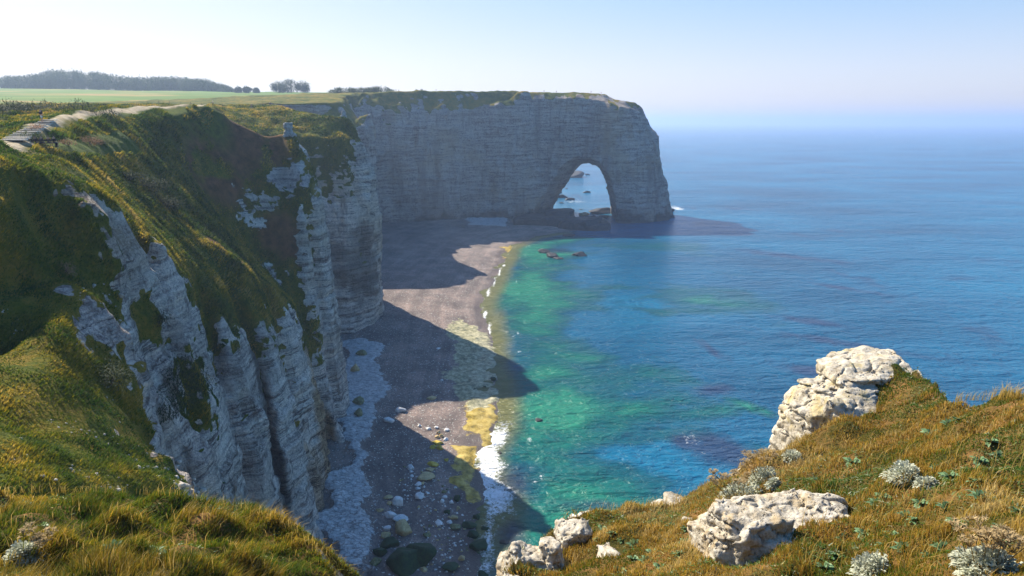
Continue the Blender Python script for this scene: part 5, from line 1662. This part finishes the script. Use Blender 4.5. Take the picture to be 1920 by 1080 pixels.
tree(545, 790, 147.5, 48, "tallest round tree in the clump standing alone on the plateau", 301, "trees of the lone clump")
tree(522, 795, 151, 34, "left-hand tree of the lone clump, lower than the tallest", 302, "trees of the lone clump")
tree(566, 792, 151, 32, "right-hand thin edged tree of the lone clump", 303, "trees of the lone clump")
tree(445, 830, 162.5, 16, "left-hand small tree of the low row between wood and clump", 304, "small trees in a low row")
tree(462, 832, 161.5, 18, "middle small tree of the low row between wood and clump", 305, "small trees in a low row")
tree(479, 830, 164.5, 14, "right-hand smallest tree of the low row", 306, "small trees in a low row")
pp = []
for i in range(60):
    px = r.uniform(618, 735); Yd = r.uniform(520, 560)
    x = (px - 960) / FPX * Yd / 1.04
    z = gz_at(x, Yd) if not ((x > -188) and Yd < 676) else float(R(x, Yd))
    top = W(px, np.interp(px, [618, 635, 665, 700, 718, 735], [170, 163, 165, 163, 160, 168]), Y=Yd)[2]
    h = max(top - z, 1.2)
    pp.append(leaf_cloud((x, Yd, z + h * .5), (3.2, 3.2, h * .5), 130, 1.1, 400 + i, hollow=.5))
v, q = join(pp)
sc2 = mesh_np("thicket", v, quads=q, mat=M_TREE, smooth=False)
tag(sc2, "low dark thicket on the skyline above the cliff", kind='stuff')
for px, w, lab in ((781, 6, "larger round bush on the skyline of the headland"), (791, 4.5, "smaller bush beside the round one on the headland skyline")):
    p = W(px, 170.8, Y=489); p[2] = float(R(p[0], p[1]))
    bush("skyline_bush", p, (w * .2, w * .2, .9), 120, .6, M_TREE, lab, int(px))

# ------------------------------------------------------------------ rock pinnacle on the spire
def rock_here(name, c, boxes, ext, res, mat, label, cat, rough, seed, bed=0.0):
    o = rock_sdf(name, c, boxes, ext, res, mat, label, rough, seed, bed)
    o['category'] = cat
    return o


M_STACK = make_rock("weathered_chalk", [(0.3, (0.10, 0.10, 0.085)), (0.45, (0.26, 0.25, 0.22)), (0.6, (0.5, 0.48, 0.44)), (0.7, (0.66, 0.64, 0.6))], None, 0.35, 0.95, 0.2)
c = W(540, 240, Y=163)
rock_here("rock_pinnacle", (c[0], c[1], float(R(c[0], c[1])) + 1.1), [((0.1, 0, 1.1), (1.3, 1.1, .8), .3, .3, 0), ((.1, 0, 0), (.95, .8, 1.2), .3, .1, 0), ((-.95, 0, 1.2), (.4, .5, .6), .2, 0, 0), ((0, 0, -1.2), (1.5, 1.2, .8), .5, 0, .2), ((.6, 0, -1.9), (1.9, 1.4, .8), .5, 0, .3)],
          (2.8, 2.4, 2.8), .12, M_STACK, "weathered chalk pinnacle topping the grassy spire", "pinnacle", .2, 12)
bpy.data.objects['rock_pinnacle'].scale = (.78, .78, .78)
rock_here("rock_pinnacle", W(644, 214, Y=232), [((0, 0, 0), (.6, .5, 1.0), .3, .3, 0), ((0, 0, -.9), (1.0, .8, .6), .3, .1, 0)], (1.8, 1.6, 2.0), .16, M_STACK, "small pale pinnacle on the top of the second head", "pinnacle", .12, 13)

# loose chalk on the nearest spur
# ------------------------------------------------------------------ beach boulders
ROCKM = {
    'white': make_rock("white_chalk_boulder", [(0.32, (0.34, 0.33, 0.32)), (0.5, (0.66, 0.65, 0.63)), (0.65, (0.82, 0.81, 0.79))], None, 0.6, 0.9, 0.06),
    'cream': make_rock("cream_chalk_rubble", [(0.32, (0.20, 0.17, 0.13)), (0.5, (0.42, 0.38, 0.32)), (0.65, (0.60, 0.56, 0.49))], None, 0.6, 0.9, 0.06),
    'tan': make_rock("tan_chalk_boulder", [(0.32, (0.22, 0.16, 0.08)), (0.5, (0.46, 0.35, 0.18)), (0.65, (0.60, 0.49, 0.29))], None, 0.6, 0.9, 0.06),
    'yellow': make_rock("yellow_algae_boulder", [(0.32, (0.20, 0.14, 0.02)), (0.5, (0.50, 0.36, 0.05)), (0.65, (0.62, 0.50, 0.18))], None, 0.6, 0.85, 0.06),
    'olive': make_rock("olive_weed_boulder", [(0.32, (0.07, 0.075, 0.03)), (0.5, (0.16, 0.16, 0.075)), (0.65, (0.34, 0.33, 0.2))], None, 0.6, 0.85, 0.06),
    'dark': make_rock("green_weed_boulder", [(0.32, (0.006, 0.016, 0.009)), (0.5, (0.014, 0.042, 0.016)), (0.68, (0.03, 0.075, 0.02))], None, 0.5, 0.7, 0.08, spec=0.3),
    'wetrock': make_rock("wet_dark_reef", [(0.32, (0.012, 0.013, 0.015)), (0.5, (0.032, 0.032, 0.034)), (0.68, (0.075, 0.07, 0.065))], None, 0.3, 0.65, 0.1, spec=0.3),
}
bmi = bmesh.new(); bmesh.ops.create_icosphere(bmi, subdivisions=4, radius=1.0)
ICO_V = np.array([v.co[:] for v in bmi.verts]); ICO_F = np.array([[v.index for v in f.verts] for f in bmi.faces]); bmi.free()


def boulder_mesh(rx, ry, rz, seed, flatten=0.35):
    r = np.random.default_rng(seed)
    v = ICO_V.copy()
    rad = np.full(len(v), 1.25)
    for _ in range(11):                                    # cleft faces
        n = r.normal(0, 1, 3); n /= np.linalg.norm(n)
        d = r.uniform(.62, .95)
        k = v @ n
        rad = np.minimum(rad, np.where(k > 0.05, d / np.maximum(k, 0.05), 9))
    v = v * rad[:, None]
    v *= (1 + .07 * N1.f3(v[:, 0] * 1.5 + seed, v[:, 1] * 1.5, v[:, 2] * 1.5, 3))[:, None]
    return v * np.array([rx, ry, rz])


def boulder(px, py, wpx, hpx, kind, label, seed, group=None, name="boulder", cat="boulder", base=None, zoff=0.0):
    gz = 1.0
    for _ in range(4):
        p = W(px, py + hpx * .25, Z=gz)
        gz = max(float(beach_z(np.array([p[0]]), np.array([p[1]]))[0]), -0.15) if base is None else base
    s = sizeat(p)
    rx = wpx * s / 2; rz = max(hpx * s * .5, rx * .38); ry = rx * .85
    v = boulder_mesh(rx, ry, rz, seed)
    o = mesh_np(name, v, tris=ICO_F, mat=ROCKM[kind])
    o.location = (p[0], p[1], gz + rz * .35 + zoff); o.rotation_euler = (0, 0, seed * 1.3)
    o.rotation_euler = (0, 0, 0)
    tag(o, label, cat, group)
    return o


B = [
    (771, 876, 13, 11, 'white', "rounded white boulder on dark shingle left of the lower sunlit patch"),
    (771, 884, 7, 5, 'white', "small white stone touching the underside of the rounded white boulder"),
    (811, 870, 19, 8, 'yellow', "flat yellow boulder on the lower edge of the sunlit shingle"),
    (806, 880, 17, 7, 'tan', "flat tan boulder just under the flat yellow one"),
    (798, 893, 30, 12, 'tan', "widest low tan slab lying where the lower sunlit patch ends"),
    (784, 907, 11, 8, 'white', "pale grey boulder below the widest tan slab"),
    (792, 906, 8, 8, 'tan', "small tan boulder right of the pale grey one"),
    (783, 915, 9, 6, 'white', "white stone under the pale grey boulder"),
    (788, 929, 16, 16, 'white', "upright white boulder alone in the middle of the stony shingle"),
    (801, 924, 8, 8, 'white', "light grey stone right of the upright white boulder"),
    (728, 932, 14, 6, 'tan', "tan stone above the big white boulder near the chalk shelf"),
    (730, 943, 10, 8, 'tan', "grey-tan stone left of the big white boulder"),
    (745, 941, 23, 21, 'white', "big white boulder standing on the shingle near the chalk shelf"),
    (712, 956, 14, 8, 'tan', "tan boulder closest to the white chalk shelf"),
    (732, 965, 22, 13, 'white', "jagged white boulder below the big white one"),
    (750, 973, 26, 12, 'white', "flat white boulder behind the great tan block"),
    (758, 991, 36, 32, 'tan', "great angular tan block, the largest pale stone on the beach"),
    (726, 990, 18, 12, 'white', "pale boulder left of the great tan block"),
    (724, 1003, 21, 13, 'tan', "rounded grey-tan boulder left of the great tan block, lower one"),
    (822, 979, 18, 8, 'white', "long white stone right of the great tan block"),
    (843, 979, 12, 8, 'white', "white stone beside the tan stone in the lower shingle"),
    (850, 969, 14, 11, 'tan', "angular tan stone among white ones in the lower shingle"),
    (860, 952, 8, 7, 'tan', "narrow tan stone near the wet sand"),
    (800, 1002, 14, 11, 'olive', "olive boulder right of the great tan block"),
    (834, 931, 10, 6, 'white', "white stone, upper one of the stony strip by the wet sand"),
    (829, 939, 10, 7, 'white', "rounded white stone, middle of the stony strip by the wet sand"),
    (846, 941, 9, 7, 'white', "white stone right of the rounded one by the wet sand"),
    (833, 922, 9, 7, 'olive', "greenish round stone above the stony strip by the wet sand"),
    (839, 960, 12, 8, 'dark', "small dark round stone amid pale stones"),
    (785, 951, 7, 6, 'tan', "small tan stone under the upright white boulder"),
    (752, 1048, 76, 48, 'dark', "huge dark green weed-covered boulder at the bottom, left of the pair"),
    (786, 1034, 66, 50, 'dark', "huge dark green weed-covered boulder at the bottom, right of the pair"),
    (728, 1016, 34, 18, 'dark', "dark green rock against the end of the chalk shelf"),
    (712, 1032, 26, 16, 'dark', "low dark green rock at the foot of the chalk shelf"),
    (703, 1052, 24, 16, 'olive', "olive rock below the chalk shelf at the bottom"),
    (886, 1000, 18, 20, 'dark', "dark green boulder at the waterline, upper of two joined"),
    (900, 1022, 34, 26, 'dark', "largest dark green boulder at the waterline"),
    (895, 968, 14, 11, 'dark', "round dark rock on wet sand above the waterline boulders"),
    (909, 990, 15, 9, 'dark', "dark rock in the foam above the largest waterline boulder"),
    (882, 983, 26, 12, 'dark', "low dark weedy rock on the wet sand"),
    (855, 988, 20, 10, 'olive', "dark olive stone left of the low weedy rock"),
    (857, 934, 15, 11, 'dark', "dark weedy stone at the foot of the golden reef"),
    (843, 1062, 32, 10, 'dark', "long flat dark rock at the bottom of the shingle"),
    (904, 1077, 20, 14, 'dark', "dark rock at the very bottom by the water"),
    (866, 1047, 14, 10, 'tan', "flat brown stone near the bottom by the water"),
    (794, 1066, 15, 9, 'tan', "tan stone tucked right of the huge dark boulders"),
    (946, 1017, 19, 8, 'wetrock', "dark rock awash in the shadowed water near the brown slope"),
    (753, 768, 18, 12, 'white', "white triangular boulder, upper of two beside the chalk shelf"),
    (729, 786, 19, 12, 'white', "grey-white boulder, lower of two beside the chalk shelf"),
    (786, 798, 6, 6, 'white', "small white stone in the shade between the two sunlit patches"),
    (803, 803, 10, 5, 'white', "small white double stone between the two sunlit patches"),
    (819, 801, 8, 5, 'white', "small white stone above the tan cluster between the sunlit patches"),
    (822, 811, 9, 7, 'tan', "grey-tan stone at the top of the cluster between the sunlit patches"),
    (820, 818, 9, 7, 'tan', "tan stone at the left of the cluster between the sunlit patches"),
    (827, 817, 9, 7, 'tan', "tan stone at the right of the cluster between the sunlit patches"),
    (837, 806, 10, 7, 'white', "bluish white stone right of the tan cluster"),
    (835, 823, 9, 7, 'white', "white stone below the tan cluster"),
    (819, 829, 20, 8, 'yellow', "broad yellow sunlit boulder on the upper edge of the lower sunlit patch"),
    (812, 837, 12, 8, 'yellow', "yellow boulder under the left of the broad yellow one"),
    (825, 839, 14, 10, 'yellow', "yellow boulder under the right of the broad yellow one"),
    (837, 862, 10, 7, 'yellow', "small yellow boulder in the middle of the lower sunlit patch"),
    (810, 746, 17, 5, 'tan', "thin tan slab in shade above the upper sunlit patch"),
    (829, 713, 6, 4, 'white', "small white stone in the shade beside the green reef, lower one"),
    (822, 653, 9, 4, 'white', "lone white stone on the dark upper beach"),
    (924, 710, 11, 9, 'dark', "round dark rock in shallow water beside the reef"),
    (909, 725, 5, 4, 'dark', "tiny dark rock in the shallows left of the round dark one"),
    (937, 849, 9, 6, 'wetrock', "dark rock with a splash beside the white surf"),
    (677, 662, 19, 12, 'olive', "olive boulder at the cliff foot on the chalk shelf"),
    (674, 752, 22, 18, 'olive', "yellow-green mossy rock at the cliff foot, upper one"),
    (672, 772, 18, 16, 'olive', "yellow-green mossy rock at the cliff foot, lower one"),
    (1010, 788, 16, 7, 'wetrock', "lone dark rock breaking the turquoise water"),
    (667, 690, 16, 24, 'tan', "tall tan block against the foot of the spire"),
]
for i, (px, py, w, h, k, lab) in enumerate(B):
    boulder(px, py, w, h, k, lab, 500 + i, "boulders on the beach" if k != 'wetrock' else None)
# countable small stones, alike
r = np.random.default_rng(90)
for i in range(120):
    py = r.uniform(875, 1075); lo = np.interp(py, [875, 940, 1000, 1075], [745, 755, 800, 800]); hi = np.interp(py, [875, 930, 960, 1075], [845, 865, 870, 880])
    px = r.uniform(lo, hi)
    boulder(px, py, r.uniform(2.5, 6), r.uniform(2.5, 4), r.choice(['white', 'white', 'white', 'tan', 'olive']), "small loose stone strewn over the dark lower shingle", 700 + i, "small stones on the lower shingle", "stone", "stone")

# chalk rubble caught in the turf of the nearest spur
bm3 = bmesh.new(); bmesh.ops.create_icosphere(bm3, subdivisions=2, radius=1.0)
I2V = np.array([v.co[:] for v in bm3.verts]); I2F = np.array([[v.index for v in f.verts] for f in bm3.faces]); bm3.free()
rb = np.random.default_rng(95)
rv, rf, ro = [], [], 0
for (x0, y0, x1, y1, n_, sz) in ((150, 540, 250, 600, 26, 9), (110, 540, 200, 570, 18, 6), (150, 640, 240, 690, 22, 8), (190, 730, 270, 780, 16, 7), (85, 790, 200, 815, 40, 6), (190, 805, 265, 850, 26, 9), (20, 845, 110, 905, 22, 6),
                                 (110, 880, 250, 912, 34, 9), (255, 870, 372, 918, 60, 14), (300, 850, 360, 890, 26, 12), (30, 730, 60, 790, 10, 5), (5, 585, 45, 620, 14, 5), (225, 780, 262, 800, 10, 6), (40, 870, 120, 900, 16, 7)):
    for _ in range(int(n_ * .8)):
        t_ = rb.random(); px = x0 + (x1 - x0) * t_ + rb.normal(0, 6); py = y0 + (y1 - y0) * t_ + rb.normal(0, (y1 - y0) * .22 + 3)
        p = rayhit(px, py, 20, 75)
        s_ = sizeat(p) * sz * rb.uniform(.15, 1.0) ** 1.6 * .5; p = p - np.array([0, 0, s_ * .35])
        q_ = I2V.copy(); rad = np.full(len(q_), 1.25)
        for _k in range(8):
            n3_ = rb.normal(0, 1, 3); n3_ /= np.linalg.norm(n3_); k_ = q_ @ n3_
            rad = np.minimum(rad, np.where(k_ > .05, rb.uniform(.6, .95) / np.maximum(k_, .05), 9))
        rv.append(q_ * rad[:, None] * np.array([1.2, 1, .8]) * s_ + p); rf.append(I2F + ro); ro += len(q_)
rub = mesh_np("rubble", np.concatenate(rv), tris=np.concatenate(rf), mat=ROCKM['cream'], smooth=False)
tag(rub, "broken white chalk scattered through the turf of the nearest spur", kind='stuff')

# rocks standing in the sea near and through the arch
SR = [(1068, 441, 21, 7, "low black rock in the water in front of the dark ledge"), (1036, 479, 26, 8, "flat reddish rock in the shallows right of the beach end, left one"), (1046, 484, 18, 5, "small flat rock beside the left reddish one"),
      (1088, 477, 30, 7, "flat reddish rock in the shallows, right one"), (1020, 472, 22, 6, "low weedy rock next to the end of the beach"), (1075, 330, 42, 9, "far rock ledge seen through the top of the arch"), (1102, 327, 11, 3, "tiny far rock right of the far ledge through the arch"),
      (1062, 353, 6, 3, "tiny rock alone in the upper water of the arch"), (1052, 369, 22, 6, "long dark rock through the arch, largest of the left row"), (1047, 361, 14, 4, "dark rock through the arch at its left side, upper one"), (1070, 374, 18, 4, "dark rock through the arch, lowest of the left row"),
      (1099, 360, 14, 4, "dark rocks near the white ripple in the middle of the arch"), (1054, 380, 10, 4, "small dark rock near the left foot of the arch"), (1124, 397, 40, 7, "flat brown ledge at the right foot inside the arch"), (1094, 402, 22, 6, "low sandy rock between the dark ledge and the pillar"),
      (1112, 405, 12, 4, "small dark rock left of the pillar, upper one"), (1134, 407, 18, 4, "dark rocks against the pillar's left foot"), (1126, 415, 16, 4, "small dark rock left of the pillar, lower one"), (1089, 392, 8, 3, "tiny rock beside the hump of the dark ledge"),
      (1258, 394, 14, 9, "black rock at the seaward foot of the pillar"), (1250, 404, 24, 9, "low black ledge under the seaward foot of the pillar"), (1112, 451, 6, 2, "tiny rock in open water below the arch"), (1300, 741, 6, 3, None)]
for i, it in enumerate(SR[:-1]):
    boulder(it[0], it[1], it[2], it[3], 'wetrock' if it[0] not in (1094,) else 'tan', it[4], 900 + i, None, "sea_rock", "rock", base=0.0, zoff=-0.4 if it[3] < 6 else 0)
rock_here("rock_ledge", W(1050, 428, Z=2) + np.array([9, 14, 0]), [((-16, 12, 0), (24, 14, 5.2), 3, 0, 0), ((4, 2, -1), (16, 12, 5.0), 3, -.3, .08), ((14, -5, -2.5), (11, 8, 4.0), 2.5, -.4, .1), ((-6, 14, 4), (11, 9, 4.5), 2, 0, 0)],
          (44, 28, 13), .8 if QUAL else 2, ROCKM['wetrock'], "broad dark ledge running from the left foot of the arch into the water", "rock ledge", 0.8, 14)

# ------------------------------------------------------------------ steps, bench, people, fence
M_TREAD = make_plain("pale_tread", (0.76, 0.70, 0.60), 0.95)
M_RISER = make_plain("dark_timber", (0.045, 0.035, 0.028), 0.9)
st = empty("staircase", rayhit(50, 250))
base = np.array(st.location)
a, b = rayhit(14, 272), rayhit(96, 224)
NS = 13
for i in range(NS):
    t = i / (NS - 1)
    p = rayhit(20 + (90 - 20) * t ** .95, 265 + (227 - 265) * t, 40) - base
    w = 1.5 - .6 * t
    tread = None
    for nm, dz, hh, dep, yo, mt in (("step", 0.16, .05, 1.0, .40, M_TREAD), ("riser", .0, .085, .06, -.10, M_RISER)):
        bm = bmesh.new(); bmesh.ops.create_cube(bm, size=1)
        for v in bm.verts:
            v.co = Vector((v.co.x * 2 * w, v.co.y * 2 * dep * .5, v.co.z * 2 * hh))
        bmesh.ops.bevel(bm, geom=bm.edges[:], offset=.02, segments=1, affect='EDGES')
        me = bpy.data.meshes.new(nm); bm.to_mesh(me); bm.free(); me.materials.append(mt)
        o = bpy.data.objects.new(nm, me); COL.objects.link(o)
        if tread is None:
            o.parent = st; o.location = (p[0], p[1] + yo, p[2] + dz); tread = o
        else:
            o.parent = tread; o.location = (0, -.50, dz - .16)
tag(st, "broad outdoor steps with dark timber risers climbing the grass to the cliff path", "steps")

M_SKIN = make_plain("skin", (0.50, 0.30, 0.20), 0.6, .1)


def skin_obj(name, verts, edges, radii, mat, parent=None, sub=1):
    me = bpy.data.meshes.new(name); me.from_pydata([tuple(v) for v in verts], edges, [])
    o = bpy.data.objects.new(name, me); COL.objects.link(o)
    sk_ = o.modifiers.new("s", 'SKIN')
    for i, rr_ in enumerate(radii):
        o.data.skin_vertices[0].data[i].radius = (rr_, rr_) if not isinstance(rr_, tuple) else rr_
    o.data.skin_vertices[0].data[0].use_root = True
    ss = o.modifiers.new("d", 'SUBSURF'); ss.levels = sub; ss.render_levels = sub
    dg = bpy.context.evaluated_depsgraph_get()
    m2 = bpy.data.meshes.new_from_object(o.evaluated_get(dg))
    o.modifiers.clear(); o.data = m2; m2.name = name
    m2.materials.clear(); m2.materials.append(mat)
    for p in m2.polygons: p.use_smooth = True
    if parent: o.parent = parent
    return o


def person(loc, rz, label, top, legs_, hair=(0.05, 0.035, 0.025), seated=False, stride=.16, pack=None):
    t = empty("person", loc, rz)
    hipz = .50 if seated else .92
    sh_ = hipz + .50
    V0 = [(0, 0, hipz), (0, .0, hipz + .22), (0, 0, sh_), (0, 0.01, sh_ + .10), (0, .02, sh_ + .24)]
    if seated:
        legsv = [((-.10, .0, hipz - .02), (-.13, .42, hipz), (-.13, .46, .07), (-.13, .60, .04)), ((.10, .0, hipz - .02), (.13, .42, hipz), (.13, .46, .07), (.13, .60, .04))]
        arms = [((-.19, 0, sh_ - .03), (-.24, .08, sh_ - .30), (-.14, .30, hipz + .10), (-.12, .36, hipz + .09)), ((.19, 0, sh_ - .03), (.24, .08, sh_ - .30), (.14, .30, hipz + .10), (.12, .36, hipz + .09))]
    else:
        legsv = [((-.10, 0, hipz - .05), (-.11, stride, .50), (-.11, stride * .7, .09), (-.11, stride * .7 + .14, .04)), ((.10, 0, hipz - .05), (.11, -stride * .4, .50), (.11, -stride * 1.2, .10), (.11, -stride * 1.2 + .13, .04))]
        arms = [((-.20, 0, sh_ - .03), (-.25, -.08, sh_ - .30), (-.23, .06, sh_ - .54), (-.22, .10, sh_ - .64)), ((.20, 0, sh_ - .03), (.25, .07, sh_ - .30), (.23, .18, sh_ - .53), (.22, .23, sh_ - .62))]
    vs_, es, rs = list(V0), [(0, 1), (1, 2), (2, 3), (3, 4)], [.125, .115, .125, .055, .10]
    for lg in legsv:
        k = len(vs_); vs_ += lg; es += [(0, k), (k, k + 1), (k + 1, k + 2), (k + 2, k + 3)]; rs += [.095, .065, .045, .04]
    for ar in arms:
        k = len(vs_); vs_ += ar; es += [(2, k), (k, k + 1), (k + 1, k + 2), (k + 2, k + 3)]; rs += [.062, .045, .034, .03]
    skin_obj("body", vs_, es, rs, M_SKIN, t, 2)
    skin_obj("shirt", [(0, 0, hipz + .04), (0, 0, hipz + .24), (0, 0, sh_ - .01), arms[0][0], tuple(np.array(arms[0][1]) * .9 + np.array(arms[0][0]) * .1), arms[1][0], tuple(np.array(arms[1][1]) * .9 + np.array(arms[1][0]) * .1)],
             [(0, 1), (1, 2), (2, 3), (3, 4), (2, 5), (5, 6)], [.15, .14, .145, .085, .07, .085, .07], top, t, 2)
    mids = [tuple(np.array(lg[0]) * .15 + np.array(lg[1]) * .85) for lg in legsv]
    skin_obj("trousers", [(0, 0, hipz + .06), (0, 0, hipz - .04), legsv[0][0], mids[0], legsv[1][0], mids[1]], [(0, 1), (1, 2), (2, 3), (1, 4), (4, 5)], [.15, .14, .115, .095, .115, .095], legs_, t, 2)
    hm_ = make_plain("hair", hair, .7)
    skin_obj("hair", [(0, -.01, sh_ + .30), (0, -.035, sh_ + .25)], [(0, 1)], [.088, .09], hm_, t, 2)
    if pack:
        skin_obj("backpack", [(0, -.19, hipz + .16), (0, -.2, sh_ - .04)], [(0, 1)], [(.13, .09), (.13, .09)], pack, t, 1)
    tag(t, label, "person")
    return t


M_NAVY = make_plain("navy_cloth", (0.02, 0.022, 0.035), .9); M_WHITEC = make_plain("white_cloth", (0.72, 0.70, 0.68), .9); M_GREYC = make_plain("grey_cloth", (0.12, 0.11, 0.12), .9)
M_BLACKC = make_plain("black_cloth", (0.018, 0.018, 0.022), .9); M_RUSTC = make_plain("rust_cloth", (0.35, 0.14, 0.05), .9)
person(W(79, 229, Y=97), math.radians(-25), "hiker in dark vest and white shorts walking up the timber steps", M_NAVY, M_WHITEC, pack=M_BLACKC)
bp = rayhit(86, 275)
bn = empty("bench", bp)
for nm, x, y, z, sx_, sy_, sz_ in (("seat", 0, 0, .45, 1.5, .22, .03), ("leg", -1.3, 0, .2, .05, .18, .26), ("leg", 1.3, 0, .2, .05, .18, .26), ("backrest", 0, -.26, .75, 1.5, .03, .12)):
    bm = bmesh.new(); bmesh.ops.create_cube(bm, size=2)
    for v in bm.verts: v.co = Vector((v.co.x * sx_, v.co.y * sy_, v.co.z * sz_))
    bmesh.ops.bevel(bm, geom=bm.edges[:], offset=.012, segments=1, affect='EDGES')
    me = bpy.data.meshes.new(nm); bm.to_mesh(me); bm.free(); me.materials.append(M_RISER)
    o = bpy.data.objects.new(nm, me); COL.objects.link(o); o.parent = bn; o.location = (x, y, z)
tag(bn, "low wooden bench on the small lawn beside the steps", "bench")
for dx, mt, lab in ((-1.15, M_NAVY, "person in dark jacket at the left end of the bench"), (-.45, M_BLACKC, "person in black, second from the left end of the bench"), (.42, M_RUSTC, "person in rust top sitting on the bench"), (1.1, M_BLACKC, "person in dark jacket at the right end of the bench")):
    person((bp[0] + dx, bp[1], bp[2]), 0.0, lab, mt, M_GREYC, seated=True)


def walker(px, Yd, label, mt, ml):
    x = (px - 960) / FPX * Yd / 1.038
    z = float(R(x, Yd))
    return person((x, Yd, z), random.uniform(0, 6), label, mt, ml)


walker(398, 236, "walker in a pale top by the fence, left one", M_WHITEC, M_GREYC)
walker(470, 238, "walker in a dark top by the fence, right one", M_BLACKC, M_GREYC)
walker(505, 262, "walker on the path past the end of the fence", M_BLACKC, M_NAVY)
walker(743, 482, "left walker of a pair on the headland skyline near the thicket", M_BLACKC, M_NAVY)
walker(748, 482, "right walker of a pair on the headland skyline near the thicket", M_NAVY, M_GREYC)
walker(818, 487, "lone dark walker on the headland skyline right of the bushes", M_BLACKC, M_BLACKC)
walker(1020, 503, "lone walker on the skyline left of above the arch", M_BLACKC, M_GREYC)
walker(1043, 504, "walker on the skyline just before the arch", M_NAVY, M_BLACKC)
walker(1108, 509, "walker on the skyline above the arch", M_BLACKC, M_NAVY)
walker(1127, 510, "walker nearest the seaward end of the headland top", M_RUSTC, M_BLACKC)

M_POST = make_plain("fence_timber", (0.10, 0.085, 0.07), .95)
fn = empty("fence", (-100, 232, float(R(-100, 232))))
fl_ = np.array(fn.location)
tops = []
for i in range(16):
    x = -122 + i * 3.1; y = 230 + i * .9
    z = float(R(x, y))
    v, q = tube([(x - fl_[0], y - fl_[1], z - fl_[2] - .2), (x - fl_[0], y - fl_[1], z - fl_[2] + 1.15)], .07, .06, 6)
    mesh_np("post", v, quads=q, mat=M_POST, parent=fn); tops.append((x - fl_[0], y - fl_[1], z - fl_[2] + 1.0))
v, q = join([tube(tops, .012, .012, 4), tube([(a_, b_, c_ - .4) for a_, b_, c_ in tops], .012, .012, 4)])
mesh_np("wire", v, quads=q, mat=M_POST, parent=fn)
tag(fn, "thin wire fence on timber posts along the clifftop path", "fence")
